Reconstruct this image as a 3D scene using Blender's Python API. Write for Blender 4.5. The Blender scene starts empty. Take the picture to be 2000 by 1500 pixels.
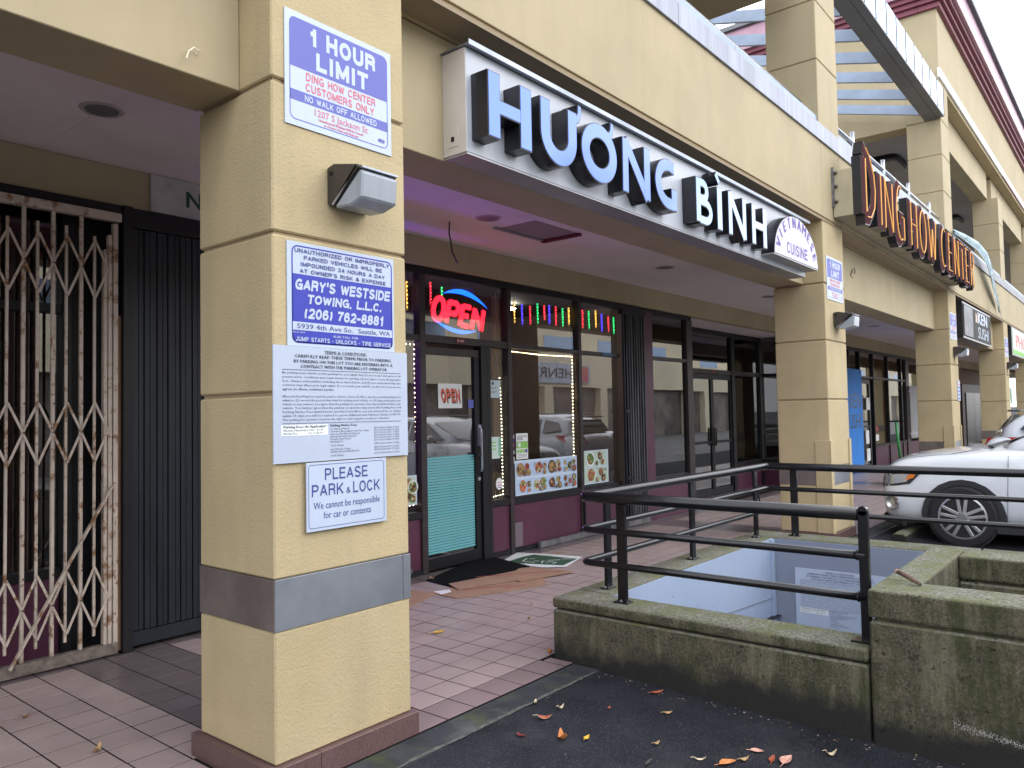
import bpy, math, random
from mathutils import Vector, Matrix
R_ = math.radians
random.seed(7)
S = bpy.context.scene
COL = S.collection
# ------------------------------------------------------------------ camera
F = 1508.7 / 2000.0
YAW, PIT, ROL = R_(50.6195), R_(2.2632), R_(-1.0753)
fwd = Vector((math.sin(YAW)*math.cos(PIT), math.cos(YAW)*math.cos(PIT), math.sin(PIT)))
r0 = Vector((math.cos(YAW), -math.sin(YAW), 0)); u0 = r0.cross(fwd)
CR = r0*math.cos(ROL) + u0*math.sin(ROL); CU = -r0*math.sin(ROL) + u0*math.cos(ROL)
CP = Vector((0, 0, 1.5))
cd = bpy.data.cameras.new('camera'); cam = bpy.data.objects.new('camera', cd); COL.objects.link(cam)
cd.sensor_width = 36; cd.lens = 36*F; cd.clip_end = 1500; cd.clip_start = .05
m = Matrix((CR, CU, -fwd)).transposed().to_4x4(); m.translation = CP
cam.matrix_world = m; S.camera = cam
# ------------------------------------------------------------------ world, sun, exposure
SUN_EL, SUN_AZ = R_(36), R_(155)      # azimuth measured clockwise from +Y
W = bpy.data.worlds.new('World'); S.world = W; W.use_nodes = True
nt = W.node_tree; nt.nodes.clear()
def N_(t, typ, **k):
    n = t.nodes.new(typ)
    for a, b in k.items():
        if hasattr(n, a): setattr(n, a, b)
    return n
out = N_(nt, 'ShaderNodeOutputWorld'); bg = N_(nt, 'ShaderNodeBackground')
sky = N_(nt, 'ShaderNodeTexSky', sky_type='NISHITA', sun_disc=False)
sky.sun_elevation = SUN_EL; sky.sun_rotation = SUN_AZ; sky.air_density = 1.0; sky.dust_density = 1.0
tc = N_(nt, 'ShaderNodeTexCoord'); mp = N_(nt, 'ShaderNodeMapping')
mp.inputs['Location'].default_value = (1.35, 0.4, 0.2); mp.inputs['Scale'].default_value = (1.0, 1.0, 1.9)
nz = N_(nt, 'ShaderNodeTexNoise'); nz.inputs['Scale'].default_value = 2.3; nz.inputs['Detail'].default_value = 7; nz.inputs['Roughness'].default_value = .58
cr = N_(nt, 'ShaderNodeValToRGB'); cr.color_ramp.elements[0].position = .28; cr.color_ramp.elements[1].position = .47
mx = N_(nt, 'ShaderNodeMix', data_type='RGBA')
nt.links.new(tc.outputs['Generated'], mp.inputs['Vector']); nt.links.new(mp.outputs['Vector'], nz.inputs['Vector'])
nt.links.new(nz.outputs['Fac'], cr.inputs['Fac']); nt.links.new(cr.outputs['Color'], mx.inputs['Factor'])
nt.links.new(sky.outputs['Color'], mx.inputs['A']); mx.inputs['B'].default_value = (11.0, 11.3, 12.0, 1)
nt.links.new(mx.outputs['Result'], bg.inputs['Color']); bg.inputs['Strength'].default_value = .15
nt.links.new(bg.outputs['Background'], out.inputs['Surface'])
ld = bpy.data.lights.new('sun', 'SUN'); ld.energy = .5; ld.angle = R_(40); ld.color = (1, .94, .86)
sun = bpy.data.objects.new('sun', ld); COL.objects.link(sun)
sd = Vector((math.sin(SUN_AZ)*math.cos(SUN_EL), math.cos(SUN_AZ)*math.cos(SUN_EL), math.sin(SUN_EL)))
sun.rotation_euler = sd.to_track_quat('Z', 'Y').to_euler(); sun.location = (0, -6, 12)
S.view_settings.view_transform = 'Standard'; S.view_settings.look = 'None'
S.view_settings.gamma = 1; S.view_settings.exposure = 0.83; S.view_settings.use_curve_mapping = False
S.render.engine = 'CYCLES'
# ------------------------------------------------------------------ helpers
def at(x, y, ax, v):
    """point of the scene seen at pixel x, y of the 2000 x 1500 photograph on the plane ax = v"""
    d = CR*((x-1000)/1508.7) + CU*((750-y)/1508.7) + fwd
    i = 'XYZ'.index(ax); return CP + d*((v-CP[i])/d[i])
ORG = {}
def root_of(o):
    while o.parent: o = o.parent
    return o
def props(o, label=None, cat=None, group=None, kind=None):
    if label: o['label'] = label
    if cat: o['category'] = cat
    if group: o['group'] = group
    if kind: o['kind'] = kind
    return o
def thing(name, loc, label, cat, group=None):
    o = bpy.data.objects.new(name, None); COL.objects.link(o); o.location = loc; o.empty_display_size = .1
    ORG[o.name] = Vector(loc); return props(o, label, cat, group)
class MB:
    def __init__(s): s.v = []; s.f = []; s.m = []
    def quad(s, *p, mi=0):
        n = len(s.v); s.v += [Vector(q) for q in p]; s.f.append(tuple(range(n, n+len(p)))); s.m.append(mi); return s
    def box(s, x0, y0, z0, x1, y1, z1, mi=0):
        if x0 > x1: x0, x1 = x1, x0
        if y0 > y1: y0, y1 = y1, y0
        if z0 > z1: z0, z1 = z1, z0
        n = len(s.v)
        s.v += [Vector((x, y, z)) for x in (x0, x1) for y in (y0, y1) for z in (z0, z1)]
        for q in ((0,1,3,2),(4,6,7,5),(0,4,5,1),(2,3,7,6),(0,2,6,4),(1,5,7,3)):
            s.f.append(tuple(n+i for i in q)); s.m.append(mi)
        return s
    def bar(s, a, b, w, h, mi=0, up=(0,0,1)):
        a = Vector(a); b = Vector(b); d = (b-a).normalized(); u = Vector(up)
        sd_ = d.cross(u)
        if sd_.length < 1e-4: sd_ = d.cross(Vector((1,0,0)))
        sd_.normalize(); u = sd_.cross(d).normalized(); n = len(s.v)
        for p in (a, b):
            for i, j in ((-1,-1),(1,-1),(1,1),(-1,1)): s.v.append(p + sd_*(w/2*i) + u*(h/2*j))
        for q in ((3,2,1,0),(4,5,6,7),(0,1,5,4),(1,2,6,5),(2,3,7,6),(3,0,4,7)): s.f.append(tuple(n+i for i in q)); s.m.append(mi)
        return s
    def tube(s, pts, r, n=12, mi=0, cap=True):
        pts = [Vector(p) for p in pts]; rr = r if hasattr(r, '__len__') else [r]*len(pts); base = len(s.v); up = None
        for i, p in enumerate(pts):
            d = (pts[min(i+1, len(pts)-1)] - pts[max(i-1, 0)]).normalized()
            if up is None: up = Vector((0,0,1)) if abs(d.z) < .9 else Vector((1,0,0))
            a = d.cross(up).normalized(); up = a.cross(d).normalized()
            for k in range(n):
                t = 2*math.pi*k/n; s.v.append(p + a*(math.cos(t)*rr[i]) + up*(math.sin(t)*rr[i]))
        for i in range(len(pts)-1):
            for k in range(n):
                k2 = (k+1) % n
                s.f.append((base+i*n+k, base+i*n+k2, base+(i+1)*n+k2, base+(i+1)*n+k)); s.m.append(mi)
        if cap:
            s.f.append(tuple(base+k for k in range(n))[::-1]); s.m.append(mi)
            s.f.append(tuple(base+(len(pts)-1)*n+k for k in range(n))); s.m.append(mi)
        return s
    def prism(s, poly, o, u, v, w, mi=0, mif=None):
        """poly (a,b) -> o + a*u + b*v, extruded by vector w; front cap at w"""
        o = Vector(o); u = Vector(u); v = Vector(v); w = Vector(w); n = len(s.v); k = len(poly)
        for e in (Vector((0,0,0)), w):
            for a, b in poly: s.v.append(o + u*a + v*b + e)
        s.f.append(tuple(range(n+k-1, n-1, -1))); s.m.append(mi)
        s.f.append(tuple(range(n+k, n+2*k))); s.m.append(mi if mif is None else mif)
        for i in range(k):
            j = (i+1) % k; s.f.append((n+i, n+j, n+k+j, n+k+i)); s.m.append(mi)
        return s
    def ball(s, c, r, n=8, mi=0, sc=(1,1,1)):
        c = Vector(c); b = len(s.v); h = n//2
        for i in range(h+1):
            t = math.pi*i/h
            for k in range(n):
                p = 2*math.pi*k/n
                s.v.append(c + Vector((r*sc[0]*math.sin(t)*math.cos(p), r*sc[1]*math.sin(t)*math.sin(p), r*sc[2]*math.cos(t))))
        for i in range(h):
            for k in range(n):
                k2 = (k+1) % n; s.f.append((b+i*n+k, b+(i+1)*n+k, b+(i+1)*n+k2, b+i*n+k2)); s.m.append(mi)
        return s
    def stroke(s, pts, w, y0, y1, mi=0, closed=False, mif=None):
        """ribbon of width w along (x,z) pts between depths y0 (front) and y1 (back)"""
        P_ = [Vector((p[0], 0, p[1])) for p in pts]; k = len(P_); L = []; Rr = []
        ww = w if hasattr(w, '__len__') else [w]*k
        for i in range(k):
            if closed: a, b = P_[(i-1) % k], P_[(i+1) % k]; d1 = (P_[i]-a).normalized(); d2 = (b-P_[i]).normalized()
            else:
                d1 = (P_[i]-P_[i-1]).normalized() if i else None; d2 = (P_[i+1]-P_[i]).normalized() if i < k-1 else None
                d1 = d1 or d2; d2 = d2 or d1
            nn = Vector((-(d1.z+d2.z), 0, d1.x+d2.x))
            nn.normalize(); c = max(.45, nn.dot(Vector((-d1.z, 0, d1.x))))
            L.append(P_[i] + nn*(ww[i]/2/c)); Rr.append(P_[i] - nn*(ww[i]/2/c))
        n = len(s.v)
        for q in (L, Rr):
            for y in (y0, y1): s.v += [Vector((p.x, y, p.z)) for p in q]
        lf, lb, rf, rb = n, n+k, n+2*k, n+3*k
        for i in range(k if closed else k-1):
            j = (i+1) % k
            s.f += [(lf+i, lf+j, rf+j, rf+i), (lb+j, lb+i, rb+i, rb+j), (lf+j, lf+i, lb+i, lb+j), (rf+i, rf+j, rb+j, rb+i)]
            s.m += [mi if mif is None else mif, mi, mi, mi]
        if not closed:
            s.f += [(lf, rf, rb, lb), (lf+k-1, lb+k-1, rb+k-1, rf+k-1)]; s.m += [mi, mi]
        return s
    def build(s, name, mats, parent=None, loc=None, smooth=False, bevel=0, local=False, seg=1):
        me = bpy.data.meshes.new(name)
        o_ = Vector((0,0,0))
        if not local:
            if parent is not None: o_ = ORG[root_of(parent).name]
            elif loc is not None: o_ = Vector(loc)
        me.from_pydata([tuple(v - o_) for v in s.v], [], s.f)
        for mt in (mats if isinstance(mats, (list, tuple)) else [mats]): me.materials.append(mt)
        me.polygons.foreach_set('material_index', s.m)
        if smooth: me.polygons.foreach_set('use_smooth', [True]*len(s.f))
        me.update()
        o = bpy.data.objects.new(name, me); COL.objects.link(o)
        if parent is not None: o.parent = parent
        elif loc is not None: o.location = loc
        if parent is None: ORG[o.name] = Vector(loc) if loc is not None else Vector((0,0,0))
        if bevel:
            b = o.modifiers.new('bevel', 'BEVEL'); b.width = bevel; b.segments = seg; b.limit_method = 'ANGLE'; b.angle_limit = R_(40)
        return o
def bxo(name, mat, parent, x0, y0, z0, x1, y1, z1, bevel=0, **k):
    return MB().box(x0, y0, z0, x1, y1, z1).build(name, mat, parent, bevel=bevel, **k)
def smooth_by_angle(o, ang=35):
    me = o.data
    try:
        me.polygons.foreach_set('use_smooth', [True]*len(me.polygons)); me.set_sharp_from_angle(angle=R_(ang))
    except Exception: pass
    return o
# text laid flat on a plane ---------------------------------------------------
def text_mesh(body, bold=0.0, res=2, spacing=1.0):
    cu = bpy.data.curves.new('t', 'FONT'); cu.body = body; cu.resolution_u = res; cu.offset = bold; cu.space_character = spacing
    ob = bpy.data.objects.new('t', cu); me0 = ob.to_mesh()
    vs = [v.co.copy() for v in me0.vertices]; fs = [tuple(p.vertices) for p in me0.polygons]
    ob.to_mesh_clear(); bpy.data.objects.remove(ob); bpy.data.curves.remove(cu)
    return vs, fs
def text(body, mat, parent, o, xd, up, width, height, bold=.012, res=2, name='lettering', spacing=1.0, shear=0, depth=0, align='l', mb=None, mi=0, nrm=None):
    vs, fs = text_mesh(body, 0.0, res, spacing)
    if not vs: return None
    x0 = min(v.x for v in vs); x1 = max(v.x for v in vs); y1 = max(v.y for v in vs)
    sx = width/(x1-x0); sy = height/y1
    o = Vector(o); xd = Vector(xd).normalized(); up = Vector(up).normalized()
    own = mb is None; mb = mb or MB(); n = len(mb.v)
    off = -width/2 if align == 'c' else 0
    nn_ = xd.cross(up).normalized()
    ks = [0] if bold < .015 else [-1, 0, 1]
    d_ = bold*1.3; sx = (width - 2*d_*sy)/(x1-x0) if len(ks) > 1 else sx
    for k_, s_ in enumerate(ks):
        n = len(mb.v)
        for v in vs: mb.v.append(o + xd*((v.x-x0)*sx + (s_+1)*d_*sy*(len(ks) > 1) + off + shear*v.y*sy) + up*(v.y*sy) + nn_*(.00012*k_))
        for f_ in fs: mb.f.append(tuple(n+i for i in f_)); mb.m.append(mi)
    if own: return mb.build(name, mat, parent)
# drawn sans serif capitals: centre lines in a unit box, (width, strokes)
def _a(cx, cy, rx, ry, a0, a1, n=10): return [(cx+rx*math.cos(R_(a0+(a1-a0)*i/n)), cy+ry*math.sin(R_(a0+(a1-a0)*i/n))) for i in range(n+1)]
GL = {
 'A': (.72, [[(0, 0), (.5, 1)], [(.5, 1), (1, 0)], [(.2, .30), (.8, .30)]]), 'B': (.66, [[(0, 0), (0, 1)], [(0, 1), (.6, 1)] + _a(.62, .77, .32, .23, 80, -80, 6) + [(0, .53)], [(0, .53), (.6, .53)] + _a(.62, .265, .38, .265, 80, -80, 6) + [(0, 0)]]),
 'C': (.70, [_a(.5, .5, .5, .5, 42, 318, 16)]), 'D': (.68, [[(0, 0), (0, 1)], [(0, 1), (.45, 1)] + _a(.45, .5, .55, .5, 85, -85, 12) + [(.45, 0), (0, 0)]]),
 'E': (.60, [[(0, 0), (0, 1)], [(0, 1), (1, 1)], [(0, .52), (.9, .52)], [(0, 0), (1, 0)]]), 'F': (.57, [[(0, 0), (0, 1)], [(0, 1), (1, 1)], [(0, .50), (.85, .50)]]),
 'G': (.72, [_a(.5, .5, .5, .5, 48, 300, 16) + [(1, .12)], [(1, 0), (1, .45), (.6, .45)]]), 'H': (.66, [[(0, 0), (0, 1)], [(1, 0), (1, 1)], [(0, .5), (1, .5)]]), 'I': (.10, [[(.5, 0), (.5, 1)]]),
 'J': (.55, [[(1, 1), (1, .3)] + _a(.5, .28, .5, .28, -5, -175, 8)]), 'K': (.68, [[(0, 0), (0, 1)], [(1, 1), (.05, .38)], [(.35, .56), (1, 0)]]), 'L': (.54, [[(0, 1), (0, 0)], [(0, 0), (1, 0)]]),
 'M': (.80, [[(0, 0), (0, 1)], [(1, 0), (1, 1)], [(0, 1), (.5, .08)], [(.5, .08), (1, 1)]]), 'N': (.68, [[(0, 0), (0, 1)], [(1, 0), (1, 1)], [(0, 1), (1, 0)]]), 'O': (.74, [_a(.5, .5, .5, .5, 90, 450, 22)]),
 'P': (.64, [[(0, 0), (0, 1)], [(0, 1), (.6, 1)] + _a(.6, .73, .4, .27, 80, -80, 8) + [(0, .46)]]), 'R': (.68, [[(0, 0), (0, 1)], [(0, 1), (.6, 1)] + _a(.6, .75, .36, .25, 80, -80, 8) + [(0, .5)], [(.55, .5), (.92, .38), (.96, 0)]]),
 'S': (.66, [_a(.5, .75, .46, .25, 25, 190, 10) + [(.14, .60), (.5, .5), (.86, .38)] + _a(.5, .25, .5, .25, 10, -160, 10)]), 'T': (.62, [[(.5, 0), (.5, 1)], [(0, 1), (1, 1)]]), 'U': (.66, [[(0, 1), (0, .32)] + _a(.5, .32, .5, .32, 185, 355, 10) + [(1, .32), (1, 1)]]),
 'V': (.68, [[(0, 1), (.5, 0)], [(.5, 0), (1, 1)]]), 'W': (.98, [[(0, 1), (.26, 0)], [(.26, 0), (.5, .9)], [(.5, .9), (.74, 0)], [(.74, 0), (1, 1)]]), 'Y': (.66, [[(0, 1), (.5, .45)], [(1, 1), (.5, .45)], [(.5, .5), (.5, 0)]]), 'Z': (.62, [[(0, 1), (1, 1)], [(1, 1), (0, 0)], [(0, 0), (1, 0)]]), 'X': (.66, [[(0, 1), (1, 0)], [(1, 1), (0, 0)]]),
 '0': (.58, [_a(.5, .5, .5, .5, 90, 450, 20)]), '1': (.36, [[(.85, 0), (.85, 1)], [(.85, .95), (.55, .78), (.1, .72)]]), '2': (.58, [_a(.5, .72, .48, .28, 165, -20, 10) + [(.85, .5), (.05, .05)], [(0, 0), (1, 0)]]),
 '4': (.60, [[(.75, 0), (.75, 1)], [(.75, 1), (0, .30)], [(0, .26), (1, .26)]]), '6': (.58, [_a(.5, .30, .5, .30, 90, 450, 14), [(.9, .85)] + _a(.5, .60, .48, .40, 75, 200, 8)]), '7': (.56, [[(0, 1), (1, 1)], [(1, 1), (.45, .45), (.3, 0)]]),
 '8': (.58, [_a(.5, .26, .5, .26, 90, 450, 14), _a(.5, .76, .42, .24, 90, 450, 14)]), '-': (.32, [[(0, .42), (1, .42)]]), '(': (.20, [_a(1.6, .45, 1.5, .72, 135, 225, 8)]), ')': (.20, [_a(-.6, .45, 1.5, .72, 45, -45, 8)]),
 '.': (.04, [[(.5, 0), (.5, .03)]]), ',': (.06, [[(.5, .03), (.3, -.16)]]), "'": (.06, [[(.5, 1), (.4, .78)]]), ' ': (.30, []), '\u2022': (.16, [[(.2, .45), (.8, .45)]]), ':': (.04, [[(.5, 0), (.5, .03)], [(.5, .6), (.5, .63)]]),
 '&': (.76, [[(1, 0), (.25, .75)] + _a(.45, .83, .22, .17, 190, 20, 6) + [(.62, .68), (.12, .42)] + _a(.38, .24, .38, .24, 150, 300, 8) + [(1, .45)]])}
def caps(body, m_, parent, o, width, height, ws=.18, shear=0, y=None, gap=.16, name='lettering'):
    """stroke-drawn capitals on a plane facing -Y, squeezed or widened to the given width"""
    tot = sum(GL[c][0] for c in body) + (gap+ws)*len(body) - gap
    k = (width/height)/tot; x = 0; mb = MB(); e = 0; ox, oy_, oz = o
    for c in body:
        w, strokes = GL[c]
        for st in strokes:
            st = list(st); e += 1
            P_ = [Vector((x + ws/2 + a*w, ws/2 + b*(1-ws))) for a, b in st]
            if P_[0] != P_[-1] and (P_[0]-P_[-1]).length > .01:
                for i_, j_ in ((0, 1), (-1, -2)):
                    d = (P_[i_]-P_[j_]).normalized(); f_ = 1 if (abs(d.x) < .05 or abs(d.y) < .05) else .35
                    P_[i_] = P_[i_] + d*(ws/2*f_)
                cl = False
            else: P_ = P_[:-1]; cl = True
            # ribbons are computed in letter units, then squeezed
            n = len(mb.v); mb.stroke([(p.x, p.y) for p in P_], ws, 0, .02, closed=cl)
            kk = len(P_)
            fr = mb.f[-(4*kk if cl else 4*(kk-1)+2):]
            keep = [f__ for i__, f__ in enumerate(fr[:4*(kk if cl else kk-1)]) if i__ % 4 == 0]
            del mb.f[-len(fr):]; del mb.m[-len(fr):]
            mb.f += keep; mb.m += [0]*len(keep)
            for v in mb.v[n:]:
                a, b = v.x, v.z; v.x = ox + (a*k + shear*b)*height; v.z = oz + b*height; v.y = oy_ - .00004*(e % 7)
        x += w + ws + gap
    return mb.build(name, m_, parent)
# ------------------------------------------------------------------ materials
MATS = {}
def mat(name, col, rough=.6, metal=0, noise=0, nscale=8, bump=0, bscale=60, col2=None, emit=None, estr=0, spec=.5, trans=0, coat=0, stretch=None, grime=0, gscale=2.0, detail=4, alpha=1):
    if name in MATS: return MATS[name]
    M = bpy.data.materials.new(name); M.use_nodes = True; t = M.node_tree; b = t.nodes['Principled BSDF']
    b.inputs['Base Color'].default_value = (*col, 1); b.inputs['Roughness'].default_value = rough; b.inputs['Metallic'].default_value = metal
    b.inputs['Specular IOR Level'].default_value = spec
    if coat: b.inputs['Coat Weight'].default_value = coat; b.inputs['Coat Roughness'].default_value = .05
    if trans: b.inputs['Transmission Weight'].default_value = trans
    if emit: b.inputs['Emission Color'].default_value = (*emit, 1); b.inputs['Emission Strength'].default_value = estr
    tc = t.nodes.new('ShaderNodeNewGeometry'); src = tc.outputs['Position']
    if stretch:
        mp = t.nodes.new('ShaderNodeMapping'); mp.inputs['Scale'].default_value = stretch
        t.links.new(src, mp.inputs['Vector']); srcs = mp.outputs['Vector']
    else: srcs = src
    last = None
    if noise or col2:
        n = t.nodes.new('ShaderNodeTexNoise'); n.inputs['Scale'].default_value = nscale; n.inputs['Detail'].default_value = detail; n.inputs['Roughness'].default_value = .6
        t.links.new(srcs, n.inputs['Vector'])
        rp = t.nodes.new('ShaderNodeValToRGB'); rp.color_ramp.elements[0].position = .35; rp.color_ramp.elements[1].position = .65
        c2 = col2 or tuple(c*(1-noise) for c in col)
        rp.color_ramp.elements[0].color = (*c2, 1); rp.color_ramp.elements[1].color = (*(tuple(min(1, c*(1+noise*.4)) for c in col)), 1)
        t.links.new(n.outputs['Fac'], rp.inputs['Fac']); last = rp.outputs['Color']
    if grime:
        n = t.nodes.new('ShaderNodeTexNoise'); n.inputs['Scale'].default_value = gscale; n.inputs['Detail'].default_value = 6; n.inputs['Roughness'].default_value = .65
        mp = t.nodes.new('ShaderNodeMapping'); mp.inputs['Scale'].default_value = (1, 1, .35); t.links.new(src, mp.inputs['Vector']); t.links.new(mp.outputs['Vector'], n.inputs['Vector'])
        rp = t.nodes.new('ShaderNodeValToRGB'); rp.color_ramp.elements[0].position = .3; rp.color_ramp.elements[1].position = .72
        rp.color_ramp.elements[0].color = (1-grime, 1-grime, 1-grime*1.05, 1); rp.color_ramp.elements[1].color = (1, 1, 1, 1)
        mm = t.nodes.new('ShaderNodeMix'); mm.data_type = 'RGBA'; mm.blend_type = 'MULTIPLY'; mm.inputs['Factor'].default_value = 1
        if last: t.links.new(last, mm.inputs['A'])
        else: mm.inputs['A'].default_value = (*col, 1)
        t.links.new(n.outputs['Fac'], rp.inputs['Fac']); t.links.new(rp.outputs['Color'], mm.inputs['B']); last = mm.outputs['Result']
    if last: t.links.new(last, b.inputs['Base Color'])
    if bump:
        n = t.nodes.new('ShaderNodeTexNoise'); n.inputs['Scale'].default_value = bscale; n.inputs['Detail'].default_value = 3
        t.links.new(srcs if stretch else src, n.inputs['Vector'])
        bp = t.nodes.new('ShaderNodeBump'); bp.inputs['Strength'].default_value = bump; bp.inputs['Distance'].default_value = .004
        t.links.new(n.outputs['Fac'], bp.inputs['Height']); t.links.new(bp.outputs['Normal'], b.inputs['Normal'])
    MATS[name] = M; return M
stucco = mat('stucco', (.49, .395, .228), .85, noise=.10, nscale=1.6, bump=.75, bscale=95, grime=.10, gscale=1.2)
stucco2 = mat('smooth_stucco', (.45, .375, .235), .8, noise=.08, nscale=1.2, bump=.25, bscale=140, grime=.12, gscale=1.0)
stucco_dark = mat('stucco_joint', (.33, .25, .15), .85, bump=.3, bscale=120)
ceilm = mat('ceiling_paint', (.74, .68, .68), .75, noise=.06, nscale=1.0, bump=.15, bscale=150)
steel = mat('brushed_steel', (.36, .39, .45), .42, metal=.75, noise=.22, nscale=3.5, bump=.05, bscale=200)
steel_dk = mat('dark_steel', (.20, .17, .155), .5, metal=.45, noise=.25, nscale=4)  # darker, browner steel for the side plates
flash = mat('galvanised_flashing', (.27, .285, .34), .40, metal=.5, noise=.25, nscale=7, stretch=(1, 1, .07), bump=.06, bscale=30)
granite = mat('red_granite', (.17, .105, .10), .4, col2=(.09, .05, .05), nscale=160, grime=.25)
tile_l = mat('pink_tile', (.41, .318, .305), .42, noise=.10, nscale=2.2, bump=.08, bscale=60, grime=.18, gscale=3)
tile_d = mat('dark_tile', (.145, .118, .122), .30, noise=.15, nscale=2.4, bump=.08, bscale=60)
tile_m = mat('brown_tile', (.235, .175, .178), .34, noise=.12, nscale=2.4, bump=.08, bscale=60)
grout = mat('grout', (.016, .012, .013), .95, spec=.1)
black = mat('black_frame', (.010, .010, .013), .42, noise=.2, nscale=9, spec=.3)
brownf = mat('bronze_frame', (.036, .028, .030), .42, spec=.35, noise=.25, nscale=7)
blackp = mat('black_rail_paint', (.008, .008, .010), .26, noise=.3, nscale=14, spec=.35, coat=.25, bump=.12, bscale=45)
purple = mat('maroon_paint', (.088, .020, .050), .45, noise=.18, nscale=3, grime=.25)
blackgate = mat('black_gate_paint', (.012, .017, .027), .45, spec=.35, noise=.45, nscale=6, stretch=(1, 1, .25), grime=.3, gscale=5)
dustgate = mat('dusty_black_gate', (.075, .075, .085), .55, noise=.6, nscale=9, stretch=(1, 1, .15))
whitegate = mat('rusty_white_paint', (.50, .43, .37), .55, col2=(.42, .35, .29), nscale=9, bump=.2, bscale=50, grime=0)
def add_rust(M, colr=(.20, .10, .045), pos=.60, scale=13):
    t = M.node_tree; b = t.nodes['Principled BSDF']; l = b.inputs['Base Color'].links[0].from_socket
    g = t.nodes.new('ShaderNodeNewGeometry'); n = t.nodes.new('ShaderNodeTexNoise'); n.inputs['Scale'].default_value = scale; n.inputs['Detail'].default_value = 8; n.inputs['Roughness'].default_value = .7
    t.links.new(g.outputs['Position'], n.inputs['Vector']); rp = t.nodes.new('ShaderNodeValToRGB')
    rp.color_ramp.elements[0].position = pos-.06; rp.color_ramp.elements[0].color = (0,0,0,1); rp.color_ramp.elements[1].position = pos+.03
    t.links.new(n.outputs['Fac'], rp.inputs['Fac']); mm = t.nodes.new('ShaderNodeMix'); mm.data_type = 'RGBA'
    t.links.new(rp.outputs['Color'], mm.inputs['Factor']); t.links.new(l, mm.inputs['A']); mm.inputs['B'].default_value = (*colr, 1)
    t.links.new(mm.outputs['Result'], b.inputs['Base Color'])
add_rust(whitegate, pos=.585)
woodm = mat('bare_wood', (.34, .20, .12), .7, noise=.3, nscale=12, stretch=(1, 1, .1))
signblue = mat('sign_periwinkle', (.10, .11, .42), .5)
signnavy = mat('sign_royal_blue', (.024, .036, .38), .5)
inknavy = mat('navy_ink', (.045, .055, .24), .5)
inkgrey = mat('grey_ink', (.055, .065, .10), .6)
signred = mat('sign_red', (.62, .13, .17), .5)
signwhite = mat('sign_white', (.43, .49, .61), .45, noise=.05, nscale=5)
signwhite2 = mat('sign_white_face', (.46, .53, .67), .42, noise=.04, nscale=4)
boxwhite = mat('sign_box_white', (.47, .50, .56), .35, noise=.10, nscale=3, stretch=(1, 1, .5), grime=.08)
boxcream = mat('sign_box_cream', (.60, .56, .52), .5, noise=.08, nscale=4)
boxunder = mat('sign_box_grey', (.40, .40, .42), .38, metal=.35, noise=.15, nscale=2)
acryl = mat('sky_tint_acrylic', (.075, .15, .52), .05, metal=.85, coat=1)  # blue of the mirrored sky put into the base colour of the letter fronts
acryl2 = mat('pale_sky_tint_acrylic', (.15, .27, .45), .08, metal=.6, coat=1)  # paler sky reflection coloured into the fronts of the second word
letblack = mat('letter_black', (.012, .013, .018), .28, noise=.3, nscale=8)
archface = mat('arch_face', (.52, .50, .58), .4)
archpurple = mat('arch_purple', (.10, .05, .30), .5)
maroonl = mat('letter_maroon', (.050, .005, .009), .85, spec=.15)
neon_y = mat('amber_neon', (.60, .27, .07), .3, emit=(1, .50, .10), estr=.30)
neon_off = mat('neon_glass', (.75, .7, .62), .2)
lampglass = mat('ribbed_glass', (.40, .44, .50), .22, noise=.1, nscale=20, stretch=(1, 1, .1), trans=.25, bump=.3, bscale=60)
lampbody = mat('bronze_lamp', (.035, .030, .028), .4)
concrete = mat('kerb_concrete', (.050, .052, .058), .85, spec=.2, col2=(.028, .030, .035), nscale=4.5, bump=.6, bscale=110)
asphalt = mat('asphalt', (.022, .024, .032), .85, col2=(.012, .013, .018), nscale=2.2, bump=.9, bscale=170, spec=.15)
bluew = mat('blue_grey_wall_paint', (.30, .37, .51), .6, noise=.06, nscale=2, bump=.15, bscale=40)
bluew2 = mat('shaded_wall_paint', (.21, .24, .31), .6, noise=.06, nscale=2, bump=.15, bscale=40)  # darker copy of the stair wall paint, shade put into its colour
maroonc = mat('maroon_cornice', (.20, .045, .07), .5, noise=.15, nscale=1.5)
maroonp = mat('pink_maroon_flashing', (.40, .24, .30), .35, metal=.3, noise=.12, nscale=2)
greymet = mat('grey_metal', (.16, .165, .18), .45, metal=.3, noise=.15, nscale=2)
bluemet = mat('blue_grey_metal', (.26, .32, .42), .4, metal=.2, noise=.12, nscale=3)
mirror_met = mat('reflective_metal', (.24, .33, .47), .12, metal=.9, noise=.08, nscale=3)
whitepaint = mat('white_car_paint', (.70, .74, .80), .22, coat=1, spec=.5)
tyre = mat('tyre', (.014, .014, .016), .75, bump=.2, bscale=80)
plastic = mat('black_plastic', (.022, .023, .026), .6)
alloy = mat('alloy_rim', (.50, .50, .52), .3, metal=.6, noise=.15, nscale=10)
carglass = mat('car_glass', (.008, .009, .011), .04, spec=.8, coat=1)
redlens = mat('red_lens', (.42, .008, .012), .12, coat=1)
lens = mat('clear_lens', (.45, .46, .48), .08, metal=.6, coat=1)
amberl = mat('amber_lens', (.7, .2, .03), .15, coat=1)
teal = mat('teal_film', (.13, .42, .46), .5)
rubber = mat('rubber_mat', (.006, .006, .007), .9, spec=.1, bump=.9, bscale=90)
card = mat('cardboard', (.33, .20, .13), .8, noise=.12, nscale=6, bump=.2, bscale=30)
redprint = mat('red_print', (.30, .06, .05), .8)
paperw = mat('white_paper', (.72, .75, .76), .6, noise=.05, nscale=5)
greenp = mat('poster_green', (.030, .085, .048), .6)
limeg = mat('label_green', (.22, .50, .10), .6)
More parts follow.
